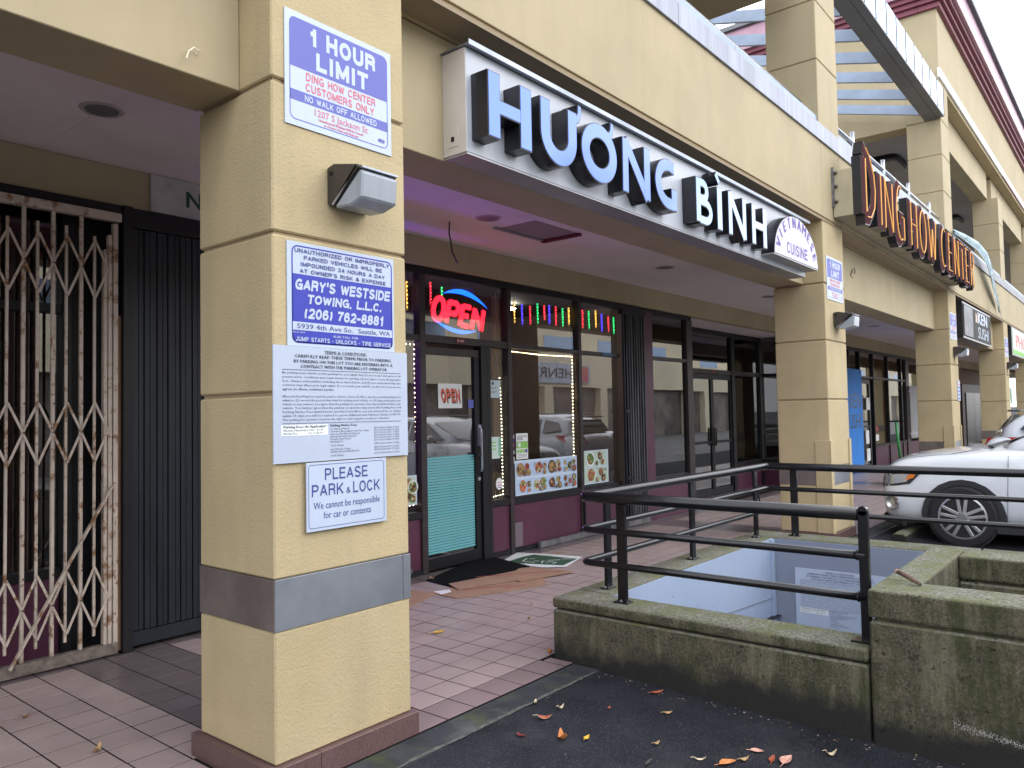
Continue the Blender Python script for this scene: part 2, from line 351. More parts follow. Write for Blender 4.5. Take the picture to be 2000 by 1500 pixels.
bluepaint = mat('bright_blue_board', (.012, .22, .72), .6, noise=.12, nscale=5, stretch=(1, 1, .2))
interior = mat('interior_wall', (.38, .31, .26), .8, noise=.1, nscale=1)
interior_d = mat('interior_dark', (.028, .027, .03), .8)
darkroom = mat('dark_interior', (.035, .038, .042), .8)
led = mat('warm_led', (1, .8, .5), .4, emit=(1, .74, .42), estr=14)
white_led = mat('cool_led', (1, 1, .9), .4, emit=(1, .93, .74), estr=9)
red_neon = mat('red_neon', (1, .05, .05), .4, emit=(1, .012, .03), estr=2.6)
blue_neon = mat('blue_neon', (.05, .3, 1), .4, emit=(.0, .13, 1), estr=1.9)
violet_led = mat('violet_led', (.4, .1, 1), .4, emit=(.24, .04, 1), estr=105)
orange_led = mat('orange_led', (1, .3, .1), .4, emit=(1, .16, .16), estr=18)
darkred = mat('dark_red_backing', (.08, .004, .006), .5)
soil = mat('soil', (.03, .025, .018), .95, bump=.8, bscale=60)
grassm = mat('grass_blade', (.07, .14, .035), .6, noise=.3, nscale=30)
bark = mat('stick_bark', (.13, .08, .06), .8, noise=.4, nscale=30)
pinkw = mat('stick_end', (.45, .24, .18), .7)
clearp = mat('clear_plastic', (.5, .5, .5), .15, trans=.7)
stainless = mat('stainless_door', (.13, .13, .14), .35, metal=.85, noise=.15, nscale=2, stretch=(1, 1, .1))
bannerw = mat('banner_cloth', (.42, .54, .60), .7, noise=.06, nscale=4)
wetblue = mat('white_security_bar', (.72, .74, .78), .45)
scoot = mat('scooter_green', (.07, .42, .13), .4)
ceramic = mat('light_lens', (.16, .16, .17), .4)
def glass_mat(name, tint=.55, refl=1.0, rough=0.0, f0=.07):
    M = bpy.data.materials.new(name); M.use_nodes = True; t = M.node_tree; t.nodes.clear()
    o = t.nodes.new('ShaderNodeOutputMaterial'); tr = t.nodes.new('ShaderNodeBsdfTransparent'); g = t.nodes.new('ShaderNodeBsdfGlossy')
    tr.inputs['Color'].default_value = (tint, tint*1.02, tint, 1); g.inputs['Roughness'].default_value = rough; g.inputs['Color'].default_value = (refl, refl, refl, 1)
    lw = t.nodes.new('ShaderNodeFresnel'); lw.inputs['IOR'].default_value = 2.35
    geo = t.nodes.new('ShaderNodeNewGeometry'); n = t.nodes.new('ShaderNodeTexNoise'); n.inputs['Scale'].default_value = .9
    bp = t.nodes.new('ShaderNodeBump'); bp.inputs['Strength'].default_value = .06; bp.inputs['Distance'].default_value = .02
    t.links.new(geo.outputs['Position'], n.inputs['Vector']); t.links.new(n.outputs['Fac'], bp.inputs['Height']); t.links.new(bp.outputs['Normal'], g.inputs['Normal'])
    mx = t.nodes.new('ShaderNodeMixShader'); t.links.new(lw.outputs['Fac'], mx.inputs[0]); t.links.new(tr.outputs[0], mx.inputs[1]); t.links.new(g.outputs[0], mx.inputs[2])
    t.links.new(mx.outputs[0], o.inputs['Surface']); MATS[name] = M; return M
pane_g = glass_mat('window_glass', .85)
pane_dk = glass_mat('dirty_window_glass', .40)
def moss_material():
    M = bpy.data.materials.new('mossy_concrete'); M.use_nodes = True; t = M.node_tree; b = t.nodes['Principled BSDF']; b.inputs['Roughness'].default_value = .9
    g = t.nodes.new('ShaderNodeNewGeometry')
    def nz(sc, det=6, r=.6, st=None):
        n = t.nodes.new('ShaderNodeTexNoise'); n.inputs['Scale'].default_value = sc; n.inputs['Detail'].default_value = det; n.inputs['Roughness'].default_value = r
        if st:
            mp = t.nodes.new('ShaderNodeMapping'); mp.inputs['Scale'].default_value = st; t.links.new(g.outputs['Position'], mp.inputs['Vector']); t.links.new(mp.outputs['Vector'], n.inputs['Vector'])
        else: t.links.new(g.outputs['Position'], n.inputs['Vector'])
        return n.outputs['Fac']
    def ramp(src, a, b_, ca=(0,0,0,1), cb=(1,1,1,1)):
        r = t.nodes.new('ShaderNodeValToRGB'); r.color_ramp.elements[0].position = a; r.color_ramp.elements[1].position = b_
        r.color_ramp.elements[0].color = ca; r.color_ramp.elements[1].color = cb; t.links.new(src, r.inputs['Fac']); return r.outputs['Color']
    def mixc(f, a, b_):
        m_ = t.nodes.new('ShaderNodeMix'); m_.data_type = 'RGBA'
        t.links.new(f, m_.inputs['Factor'])
        for s_, v in (('A', a), ('B', b_)):
            if isinstance(v, tuple): m_.inputs[s_].default_value = v
            else: t.links.new(v, m_.inputs[s_])
        return m_.outputs['Result']
    def math_(op, a, b_):
        m_ = t.nodes.new('ShaderNodeMath'); m_.operation = op
        for i, v in enumerate((a, b_)):
            if isinstance(v, (int, float)): m_.inputs[i].default_value = v
            else: t.links.new(v, m_.inputs[i])
        return m_.outputs[0]
    base = ramp(nz(9, 10, .80), .36, .66, (.014, .012, .006, 1), (.105, .090, .052, 1))
    speck = ramp(nz(90, 3, .7), .42, .66)
    base = mixc(math_('MULTIPLY', speck, .35), base, (.24, .225, .17, 1))
    moss = ramp(nz(4.6, 10, .78, (1, 1.3, .40)), .47, .60)
    c = mixc(math_('MULTIPLY', moss, .80), base, (.026, .034, .006, 1))
    streak = ramp(nz(16, 5, .6, (1, 1, .10)), .52, .70)
    c = mixc(math_('MULTIPLY', streak, .55), c, (.19, .18, .12, 1))
    sx = t.nodes.new('ShaderNodeSeparateXYZ'); t.links.new(g.outputs['Position'], sx.inputs[0])
    # dark algae growing up from the damp foot of the wall, with an uneven upper edge
    h = math_('ADD', math_('MULTIPLY', nz(3.0, 9, .74), .46), -.02)
    d = math_('SUBTRACT', h, math_('SUBTRACT', sx.outputs['Z'], -.06))
    c = mixc(ramp(math_('ADD', math_('MULTIPLY', d, 4.5), math_('MULTIPLY', nz(40, 6, .7), .25)), .05, .62), c, (.012, .012, .010, 1))
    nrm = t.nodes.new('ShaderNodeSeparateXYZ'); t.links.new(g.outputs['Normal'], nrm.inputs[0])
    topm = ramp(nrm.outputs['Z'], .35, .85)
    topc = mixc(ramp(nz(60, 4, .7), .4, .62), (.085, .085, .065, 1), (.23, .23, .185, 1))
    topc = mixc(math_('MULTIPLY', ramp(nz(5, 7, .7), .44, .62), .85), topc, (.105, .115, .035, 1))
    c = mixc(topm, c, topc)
    pits = ramp(nz(38, 2, .5), .28, .33, (.25,.25,.25,1), (1,1,1,1))
    mm = t.nodes.new('ShaderNodeMix'); mm.data_type = 'RGBA'; mm.blend_type = 'MULTIPLY'; mm.inputs['Factor'].default_value = 1
    t.links.new(c, mm.inputs['A']); t.links.new(pits, mm.inputs['B']); t.links.new(mm.outputs['Result'], b.inputs['Base Color'])
    bp = t.nodes.new('ShaderNodeBump'); bp.inputs['Strength'].default_value = .9; bp.inputs['Distance'].default_value = .006
    t.links.new(math_('ADD', nz(70, 6, .7), pits), bp.inputs['Height']); t.links.new(bp.outputs['Normal'], b.inputs['Normal'])
    return M
moss = moss_material()
def add_layer(M, colr, scale, lo, hi, st=(1,1,1), fac=1.0, det=6, rough=.65):
    t = M.node_tree; b = t.nodes['Principled BSDF']; lk = b.inputs['Base Color'].links
    g = t.nodes.new('ShaderNodeNewGeometry'); mp = t.nodes.new('ShaderNodeMapping'); mp.inputs['Scale'].default_value = st
    n = t.nodes.new('ShaderNodeTexNoise'); n.inputs['Scale'].default_value = scale; n.inputs['Detail'].default_value = det; n.inputs['Roughness'].default_value = rough
    t.links.new(g.outputs['Position'], mp.inputs['Vector']); t.links.new(mp.outputs['Vector'], n.inputs['Vector'])
    rp = t.nodes.new('ShaderNodeValToRGB'); rp.color_ramp.elements[0].position = lo; rp.color_ramp.elements[1].position = hi
    rp.color_ramp.elements[0].color = (0,0,0,1); rp.color_ramp.elements[1].color = (fac, fac, fac, 1); t.links.new(n.outputs['Fac'], rp.inputs['Fac'])
    mm = t.nodes.new('ShaderNodeMix'); mm.data_type = 'RGBA'; t.links.new(rp.outputs['Color'], mm.inputs['Factor'])
    if lk: t.links.new(lk[0].from_socket, mm.inputs['A'])
    else: mm.inputs['A'].default_value = b.inputs['Base Color'].default_value
    mm.inputs['B'].default_value = (*colr, 1); t.links.new(mm.outputs['Result'], b.inputs['Base Color'])
for M_ in (stucco, stucco2):
    add_layer(M_, (.33, .27, .17), 5, .52, .80, (1, 1, .10), .45); add_layer(M_, (.24, .19, .13), 46, .70, .76, fac=.7, det=2); add_layer(M_, (.38, .33, .24), 1.7, .50, .78, fac=.35)
add_layer(asphalt, (.055, .056, .060), 1.6, .50, .72, fac=.55); add_layer(asphalt, (.11, .11, .11), 130, .56, .66, fac=.55, det=3); add_layer(asphalt, (.006, .006, .008), .9, .55, .66, fac=.7)
add_layer(concrete, (.17, .18, .17), 1.3, .54, .72, fac=.6); add_layer(concrete, (.06, .075, .03), 5, .52, .66, fac=.7)
for M_ in (bluew, bluew2):
    add_layer(M_, (.05, .06, .09), 26, .715, .75, fac=.8, det=3); add_layer(M_, (.28, .33, .42), 3, .5, .8, (1, 1, .2), .35); add_layer(M_, (.13, .15, .19), 9, .62, .8, (1, 1, .12), .4)
add_layer(purple, (.13, .08, .10), 24, .68, .74, fac=.6, det=3); add_layer(ceilm, (.54, .48, .46), 1.3, .52, .75, fac=.5)
add_layer(boxwhite, (.42, .42, .42), 12, .56, .75, (1, 1, .10), .35); add_layer(tile_l, (.22, .16, .15), 30, .66, .74, fac=.5, det=3); add_layer(tile_l, (.30, .235, .235), 2.3, .45, .7, fac=.5)
# ================================================================== GROUND
def gz(y): return -.012 - max(0, (2.54 - y))*.03 if y > -2 else -.148
mb = MB()
ys = [-600, -60, -20, -2, -1.2, 0, 1, 2, 2.545]
for i in range(len(ys)-1):
    for xa, xb in ((-600, -20), (-20, 3.9), (3.9, 40), (40, 900)):
        if xa == 3.9 and ys[i] >= 0:   # hole for the sunken stair
            for xc, xd in ((7.05, 40),):
                mb.quad((xc, ys[i], gz(ys[i])), (xd, ys[i], gz(ys[i])), (xd, ys[i+1], gz(ys[i+1])), (xc, ys[i+1], gz(ys[i+1])))
            if 0 <= ys[i] < 1: mb.quad((3.9, ys[i], gz(ys[i])), (7.05, ys[i], gz(ys[i])), (7.05, ys[i+1], gz(ys[i+1])), (3.9, ys[i+1], gz(ys[i+1])))
            continue
        mb.quad((xa, ys[i], gz(ys[i])), (xb, ys[i], gz(ys[i])), (xb, ys[i+1], gz(ys[i+1])), (xa, ys[i+1], gz(ys[i+1])), mi=1 if ys[i+1] <= -1.2 else 0)
mb.quad((-600, 2.545, -.3), (900, 2.545, -.3), (900, 900, -.3), (-600, 900, -.3))
props(mb.build('parking_lot_asphalt', [asphalt, mat('bounce_aisle_asphalt', (.17, .17, .17), .9, noise=.3, nscale=1.5, bump=.5, bscale=120)]), kind='structure')  # unseen aisle asphalt made paler to bounce light into the arcade
mb = MB()
x = -8
random.seed(3)
while x < 60:
    L = 3.0
    x1 = min(x+L, 60)
    if not (x < 7.1 and x1 > 3.86): mb.box(x+.004, 2.548, -.2, x1-.004, 2.729, -.004+random.uniform(-.002, .002))
    x = x1
mb = MB(); 
for xa, xb in ((-8, -2), (-1.99, 1.0), (1.01, 3.858), (7.13, 10.4), (10.41, 14), (14.01, 18), (18.01, 60)): mb.box(xa, 2.548, -.2, xb, 2.728, -.004)
props(mb.build('concrete_kerb_strip', concrete, bevel=.006), kind='structure')
mb = MB(); pts = []
random.seed(11)
px = .2
while px < 3.85: pts.append((px, 2.546+random.uniform(-.006, .006))); px += .06
for i in range(len(pts)-1):
    w = .004+random.random()*.007
    mb.quad((pts[i][0], pts[i][1]-w, -.006), (pts[i+1][0], pts[i+1][1]-w, -.006), (pts[i+1][0], pts[i+1][1]+w, -.003), (pts[i][0], pts[i][1]+w, -.003))
props(mb.build('kerb_joint_filler', mat('joint_dust', (.09, .095, .085), .9, noise=.5, nscale=20)), kind='structure')
walk = props(MB().box(-8, 2.731, -.25, 3.86, 5.38, -.002).box(3.86, 2.90, -.25, 7.12, 5.38, -.002).box(7.12, 2.731, -.25, 60, 5.38, -.002).box(10.86, 5.38, -.25, 15.2, 6.1, -.006).build('walkway_floor', grout), kind='structure')
ORG[walk.name] = Vector((0,0,0))
# tiles: 0.2 m grid, dark border rows and dark cross bands
def tmat(i, j, x):
    m_ = round((x - 1.98)/.2)
    if j == 0: return tile_m
    if j == 12: return tile_d
    if 0 <= m_ < 3 or 36 <= m_ < 39 or 71 <= m_ < 74: return tile_d
    return tile_l
cells = []
for i in range(-12, 170):
    x0 = 1.98 + .2*(i)
    for j in range(13):
        y0 = 2.73 + .2*j
        xc, yc = x0+.1, y0+.1
        if 1.85 < xc < 2.55 and 2.75 < yc < 3.32: continue
        if 3.80 < xc < 7.16 and yc < 2.92: continue
        h = .2 if j < 12 else .24
        cells.append((xc*xc + yc*yc, x0, y0, h, j, i))
def visible(x, y):
    d = Vector((x, y, 0)) - CP; z = d.dot(fwd)
    return z > 0 and abs(d.dot(CR)/z) < .70 and abs(d.dot(CU)/z) < .53
cells.sort()
vis = [c for c in cells if visible(c[1]+.1, c[2]+.1)]
near = set((c[4], c[5]) for c in vis[:295])
def tile_mesh(h):
    g = .0045; b = .0005
    mb = MB(); a, c = g, .2-g; d, e = g, h-g
    lo = [(a,d,-.006),(c,d,-.006),(c,e,-.006),(a,e,-.006)]; mid = [(p[0],p[1],-.002) for p in lo]
    top = [(a+b,d+b,0),(c-b,d+b,0),(c-b,e-b,0),(a+b,e-b,0)]
    n = 0; mb.v = [Vector(p) for p in lo+mid+top]; mb.f = [(8,9,10,11)]; 
    for k in range(4):
        k2 = (k+1) % 4; mb.f += [(k,k2,4+k2,4+k), (4+k,4+k2,8+k2,8+k)]
    mb.m = [0]*len(mb.f); return mb
tmesh = {}
for mt_ in (tile_l, tile_d, tile_m):
    for h in (.2, .24):
        o = tile_mesh(h).build('floor_tile', mt_); tmesh[(mt_.name, h)] = o.data; bpy.data.objects.remove(o)
far = {}
random.seed(5)
for c in cells:
    mt_ = tmat(c[5], c[4], c[1]); dz = random.uniform(-.0006, .0006)
    if (c[4], c[5]) in near:
        o = bpy.data.objects.new('floor_tile', tmesh[(mt_.name, c[3])]); COL.objects.link(o); o.parent = walk; o.location = (c[1], c[2], dz)
        o.rotation_euler = (random.uniform(-.004, .004), random.uniform(-.004, .004), 0)
    else:
        f_ = far.setdefault(mt_.name, MB()); src = tile_mesh(c[3]); n = len(f_.v)
        f_.v += [v + Vector((c[1], c[2], dz)) for v in src.v]; f_.f += [tuple(n+i for i in q) for q in src.f]; f_.m += src.m
for ya, yb in ((2.7345, 2.900),):
    MB().box(3.7845, ya, -.004, 3.857, yb, 0).build('floor_tile', tile_m, walk)
fb = MB(); names = list(far)
for k, nm in enumerate(names):
    n = len(fb.v); fb.v += far[nm].v; fb.f += [tuple(n+i for i in q) for q in far[nm].f]; fb.m += [k]*len(far[nm].f)
o = fb.build('floor_tiles', [MATS[n_] for n_ in names], walk); o['kind'] = 'stuff'
# floor of the recess
mb = MB()
for i in range(21):
    for j in range(3): mb.box(10.9+.2*i, 5.625+.16*j, -.006, 11.096+.2*i, 5.781+.16*j, 0)
o = mb.build('recess_tiles', tile_d, walk); o['kind'] = 'stuff'

# ================================================================== BUILDING
B = thing('shopping_center', (1.8, 5.0, 0), 'two storey cream stucco shopping centre with arcade columns, metal flashing and maroon cornice', 'building')
YF, YB = 2.763, 3.345
colx = [-5.31, 1.824, 8.96, 16.10, 23.24, 30.38, 37.52]
def stucco_block(c, x0, x1, z0, z1, y0=YF, y1=YB, m_=stucco):
    return bxo('stucco_block', m_, c, x0, y0, z0, x1, y1, z1, bevel=.007)
for i, cx in enumerate(colx):
    w = .742; x1 = cx+w
    c = bxo('column', stucco_dark, B, cx+.014, YF+.014, 0, x1-.014, YB-.014, 3.64)
    zs = [(.102, .632), (.845, 1.595), (1.612, 2.268), (2.283, 2.915), (2.932, 3.66)]
    for z0, z1 in zs: stucco_block(c, cx, x1, z0, z1)
    if i == 1: zz = (.634, .843)
    else: zz = (.634, .843)
    dk = steel_dk
    # steel band: front plate, corner plate and side plates
    bxo('steel_plate', steel, c, cx+.002, YF-.002, zz[0], x1-.045, YF+.012, zz[1], bevel=.001)
    bxo('steel_plate', steel, c, x1-.043, YF-.004, zz[0], x1+.003, YF+.012, zz[1], bevel=.001)
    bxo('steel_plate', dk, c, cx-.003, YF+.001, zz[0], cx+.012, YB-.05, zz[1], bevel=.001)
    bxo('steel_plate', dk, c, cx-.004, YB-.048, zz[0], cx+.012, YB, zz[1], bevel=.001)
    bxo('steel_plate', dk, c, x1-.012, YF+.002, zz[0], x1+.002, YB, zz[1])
    # granite base
    for q in ((cx-.03, YF-.03, cx+.20, YF), (cx+.202, YF-.03, x1+.022, YF)): bxo('granite_base', granite, c, q[0], q[1], -.02, q[2], q[3]+.01, .100, bevel=.002)
    for q in ((cx-.03, YF+.012, YF+.30), (cx-.03, YF+.303, YB+.03)): bxo('granite_base', granite, c, q[0], q[1], -.02, q[0]+.04, q[2], .100, bevel=.002)
    bxo('granite_base', granite, c, x1-.01, YF+.012, -.02, x1+.022, YB+.03, .100, bevel=.002)
    if i in (2, 3, 4):
        zt = 1.14
        for q in ((cx-.016, YF-.016, cx+.075, YF), (x1-.06, YF-.016, x1+.016, YF), ): bxo('corner_guard', stucco, c, q[0], q[1], .103, q[2], q[3], zt, bevel=.003)
        bxo('corner_guard', stucco, c, cx-.016, YF+.001, .103, cx-.001, YF+.16, zt, bevel=.003)
        bxo('corner_guard', stucco, c, x1+.001, YF+.001, .103, x1+.016, YF+.16, zt, bevel=.003)
# lintels between columns, recessed from the column faces
for i in range(len(colx)-1):
    a, b = colx[i]+.742, colx[i+1]
    bxo('lintel', stucco2, B, a+.002, 3.0, 2.93, b-.002, 3.345, 3.637, bevel=.004)
    bxo('ceiling_panel', ceilm, B, a-.74, 3.347, 3.22, b, 5.30, 3.26)
    bxo('beam_back', stucco_dark, B, a+.002, 3.347, 2.936, b-.002, 3.36, 3.219)
    MB().box(a-.01, YF+.02, 3.64, b+.01, 3.0, 3.66).build('fascia_soffit', stucco, B)
# fascia panels with joints over the columns
edges = [-5.31]
for cx in colx[1:]: edges += [cx+.03, cx+.70]
edges.append(45)
for a, b in zip(edges[:-1], edges[1:]):
    bxo('fascia_panel', stucco2, B, a+.004, YF, 3.69, b-.004, 3.345, 4.55, bevel=.003)
bxo('fascia_bead', mat('bead_brown', (.26, .20, .13), .7), B, -5.31, YF-.006, 3.637, 45, YF+.2, 3.655)
bxo('fascia_reveal', stucco_dark, B, -5.31, YF+.014, 3.655, 45, 3.34, 4.55)
# metal flashing on top of the fascia, in lengths with seams
x = -5.3
while x < 40:
    if x < 30:
        bxo('flashing_panel', flash if x < 16.8 else greymet, B, x+.003, YF-.022, 4.548, x+1.197, YF+.30, 4.742, bevel=.002)
        bxo('coping_panel', bluemet, B, x+.003, YF+.02, 4.748, x+1.197, YF+.32, 4.842, bevel=.002)
    x += 1.2
bxo('floor_slab', mat('slab', (.3, .28, .25), .9), B, -5.31, 3.36, 3.27, 60, 14, 3.6)
bxo('storefront_fascia', stucco2, B, -5.31, 5.30, 2.945, 60, 5.42, 3.219, bevel=.002)
bxo('recess_soffit', ceilm, B, 10.86, 5.421, 2.945, 15.25, 6.2, 2.99)
# deck and rooms above, seen only in slivers
bxo('roof_slab', mat('roof', (.3, .25, .18), .9), B, -5.31, 2.95, 6.25, 8.7, 14, 6.6)
bxo('upper_wall', stucco2, B, -5.31, 5.6, 3.61, 16.0, 5.8, 6.2)
bxo('trim_strip', mat('rust_trim', (.16, .05, .03), .5), B, 8.3, 5.55, 6.0, 16.0, 5.598, 6.06)
bxo('upper_wall', mat('upper_maroon', (.09, .04, .06), .6, noise=.5, nscale=9), B, 8.72, 5.6, 6.21, 16.0, 5.75, 6.62)
# upper columns
for cx in colx[2:]:
    x1 = cx+.742
    c = bxo('upper_column', stucco_dark, B, cx+.012, YF+.012, 4.55, x1-.012, YB-.012, 6.85 if cx > 10 else 8.3)
    zl = [(4.75, 5.50), (5.512, 6.19), (6.202, 6.86)] + ([(6.872, 7.55), (7.562, 8.3)] if cx < 10 else [])
    for z0, z1 in zl: stucco_block(c, cx, x1, z0, z1, m_=stucco2)
bxo('corner_pilaster', stucco2, B, 16.10, YF, 6.872, 16.84, YB, 9.0, bevel=.004)
# tower over x > 16.1
for i in range(3, 6):
    a, b = colx[i]+.742, colx[i+1]
    bxo('upper_lintel', stucco2, B, a+.002, 3.0, 6.85, b-.002, YB, 7.55, bevel=.004)
bxo('upper_fascia', stucco2, B, 16.845, YF+.004, 7.60, 45, YB-.002, 9.0, bevel=.003)
bxo('upper_soffit', stucco, B, 16.845, YF+.01, 7.555, 45, 3.0, 7.598)
bxo('upper_ledge', mat('white_ledge', (.86, .87, .88), .4, metal=.1), B, 16.0, YF-.035, 7.62, 24.2, YF+.002, 7.80, bevel=.003)
bxo('upper_ledge', maroonp, B, 24.205, YF-.035, 7.62, 45, YF+.002, 7.80, bevel=.003)
bxo('tower_side_wall', stucco2, B, 16.104, YB+.002, 6.84, 16.5, 9.5, 9.0, bevel=.004)
bxo('upper_ceiling', mat('upper_ceiling_paint', (.30, .29, .31), .8), B, 16.5, 3.35, 7.0, 45, 9.5, 7.06)
bxo('upper_back_wall', stucco2, B, 16.5, 5.5, 3.61, 45, 5.7, 7.0)
bxo('roof_slab', greymet, B, 16.2, 3.3, 8.9, 45, 9.5, 9.0)
for k, (z0, z1, d, m_) in enumerate([(8.96, 9.06, .07, maroonc), (9.062, 9.15, .13, maroonc), (9.152, 9.24, .19, maroonc), (9.242, 9.72, .26, maroonp), (9.722, 9.82, .34, greymet)]):
    MB().box(16.1-d, YF-d, z0, 45, YF+.3, z1).box(16.1-d, YF+.302, z0, 16.4, 9.5, z1).build('cornice_moulding', m_ if k != 3 else maroonp, B, bevel=.004)
# canopy bridging the open court
MB().box(8.2, 2.70, 6.88, 16.098, 3.03, 6.90).build('canopy_soffit', greymet, B)
MB().box(8.2, 2.80, 6.902, 16.098, 3.03, 7.40).build('canopy_beam', greymet, B)
bxo('canopy_trim', mat('dark_line', (.05, .05, .055), .5), B, 8.2, 2.82, 6.876, 16.097, 2.826, 6.879)
x = 16.09
while x > 9:
    bxo('canopy_panel', mirror_met, B, x-.57, 2.70, 6.903, x-.012, 2.715, 7.40, bevel=.002)
    bxo('canopy_seam', greymet, B, x-.011, 2.694, 6.903, x-.001, 2.72, 7.41)
    x -= .582
x = 15.75
while x > 8.8:
    MB().bar((x, 3.03, 6.98), (x, 8.8, 8.6), .06, .17).build('canopy_purlin', bluemet, B)
    x -= .95
# handrail behind the parapet
ur = thing('upper_handrail', (10, 2.86, 4.85), 'galvanised tube handrail running along the top of the metal parapet above the neon sign', 'railing')
MB().tube([(-3, 2.95, 5.02), (8.9, 2.95, 5.02)], .028, 10).build('top_rail', mat('galv_tube', (.40, .42, .45), .25, metal=.9), ur, smooth=True)
MB().tube([(9.75, 2.85, 4.98), (16.0, 2.85, 4.98)], .022, 10).build('top_rail', MATS['galv_tube'], ur, smooth=True)
for x in (10.6, 12.12, 13.66, 15.2): MB().tube([(x, 2.85, 4.76), (x, 2.85, 5.12)], .03, 10).build('post', MATS['galv_tube'], ur, smooth=True)
for x in (1.5, 3.4, 5.3, 7.2): MB().tube([(x, 2.95, 4.85), (x, 2.95, 5.0)], .012, 8).build('post', MATS['galv_tube'], ur, smooth=True)
# flush lights under the upper ceiling
fl_lab = ['dark rounded flush light on the upper walkway ceiling, nearest behind the neon sign', 'second rounded flush light on the upper walkway ceiling, seen between the upper columns', 'third rounded flush light on the upper walkway ceiling, deepest in the gap']
for k, (x, y) in enumerate(((18.6, 4.25), (25.6, 4.25), (32.6, 4.25))):
    t = thing('flush_ceiling_light', (x, y, 7.0), fl_lab[k], 'ceiling light', 'flush lights under the upper walkway ceiling')
    pl = [(math.copysign(abs(math.cos(a))**.45, math.cos(a))*.55, math.copysign(abs(math.sin(a))**.45, math.sin(a))*.3) for a in [2*math.pi*i/28 for i in range(28)]]
    MB().prism(pl, (x, y, 6.998), (1,0,0), (0,1,0), (0,0,-.09)).build('housing', black, t)
    MB().prism([(a*.86, b*.82) for a, b in pl], (x, y, 6.908), (1,0,0), (0,1,0), (0,0,-.05)).build('diffuser', ceramic, t, smooth=False)
# recessed down lights in the arcade ceiling
dl = ['round recessed downlight in the ceiling before the white scissor gate', 'round recessed downlight in the ceiling below the left end of the big sign', 'round recessed downlight in the ceiling below the middle of the big sign', 'round recessed downlight in the ceiling close to the second column', 'round recessed downlight in the ceiling beyond the second column']
for k, x in enumerate((1.823, 5.054, 8.251, 11.524, 17.41)):
    y = 4.38; t = thing('recessed_light', (x, y, 3.22), dl[k], 'ceiling light', 'recessed downlights of the arcade ceiling')
    n = 28; mb = MB()
    for i in range(n):
        a, b = 2*math.pi*i/n, 2*math.pi*(i+1)/n
        for (ra, za), (rb_, zb) in (((.115, 3.2195), (.108, 3.213)), ((.108, 3.213), (.086, 3.213))):
            mb.quad((x+ra*math.cos(a), y+ra*math.sin(a), za), (x+ra*math.cos(b), y+ra*math.sin(b), za), (x+rb_*math.cos(b), y+rb_*math.sin(b), zb), (x+rb_*math.cos(a), y+rb_*math.sin(a), zb))
    mb.build('trim_ring', mat('ring_grey', (.42, .37, .36), .5), t)
    mb = MB(); mb.prism([(.086*math.cos(2*math.pi*i/n), .086*math.sin(2*math.pi*i/n)) for i in range(n)], (x, y, 3.2185), (1,0,0), (0,1,0), (0,0,-.003))
    mb.build('lens', ceramic, t)

# ================================================================== STOREFRONT HELPERS
def post(p, x0, x1, z0=0, z1=2.87, y=5.38, m_=None, name='frame_post', d=.07): return bxo(name, m_ or brownf, p, x0, y-.045, z0, x1, y+d, z1, bevel=.003)
def rail(p, x0, x1, z0, z1, y=5.38, m_=None, name='frame_rail'): return bxo(name, m_ or brownf, p, x0, y-.038, z0, x1, y+.06, z1, bevel=.003)
def pane(p, x0, x1, z0, z1, y=5.38, m_=None, name='pane'): return MB().quad((x0, y, z0), (x1, y, z0), (x1, y, z1), (x0, y, z1)).build(name, m_ or pane_g, p)
def kick(p, x0, x1, z0=.05, z1=.53, y=5.38): return bxo('kick_panel', purple, p, x0, y-.018, z0, x1, y+.02, z1, bevel=.002)
# --- restaurant
RS = thing('restaurant_storefront', (6.5, 5.38, 0), 'dark framed restaurant storefront with maroon kick panels, glass door and lit window trim', 'storefront')
rail(RS, 2.9, 9.34, 2.872, 2.944, m_=black, name='header')
post(RS, 2.75, 3.0); post(RS, 3.9, 3.96); post(RS, 5.13, 5.205); post(RS, 6.445, 6.51); post(RS, 7.80, 7.86); post(RS, 6.095, 6.148, 0, 2.22, m_=black)
for a, b in ((3.0, 3.9), (3.96, 5.13)):
    rail(RS, a, b, 2.222, 2.28); pane(RS, a, b, 2.28, 2.872); pane(RS, a, b, .595, 2.222); rail(RS, a, b, .53, .595, m_=black); kick(RS, a, b, .05); rail(RS, a, b, 0, .05, m_=black)
rail(RS, 5.205, 6.445, 2.215, 2.29); pane(RS, 5.205, 6.445, 2.29, 2.872)
pane(RS, 6.148, 6.445, .60, 2.215); rail(RS, 6.148, 6.445, .53, .60, m_=black); kick(RS, 6.148, 6.445); rail(RS, 6.1, 6.445, 0, .05, m_=black)
for a, b in ((6.51, 7.80), (7.86, 8.75)):
    rail(RS, a, b, 2.225, 2.272); pane(RS, a, b, 2.272, 2.872); pane(RS, a, b, .60, 2.225); rail(RS, a, b, .52, .60, m_=black)
    kick(RS, a, b, .05, .52); rail(RS, a, b, 0, .05, m_=black)
post(RS, 7.82, 7.85, .05, .52, y=5.355, m_=black)
bxo('access_plate', mat('plate', (.14, .11, .13), .5), RS, 6.53, 5.352, .06, 6.66, 5.362, .32)
bxo('threshold_rail', mat('old_alu', (.19, .19, .20), .5, metal=.5, noise=.4, nscale=10), RS, 6.9, 5.29, .004, 8.9, 5.335, .07, bevel=.004)
bxo('tape_strip', mat('blue_tape', (.08, .16, .30), .7), RS, 8.33, 5.336, 2.232, 8.58, 5.341, 2.268)
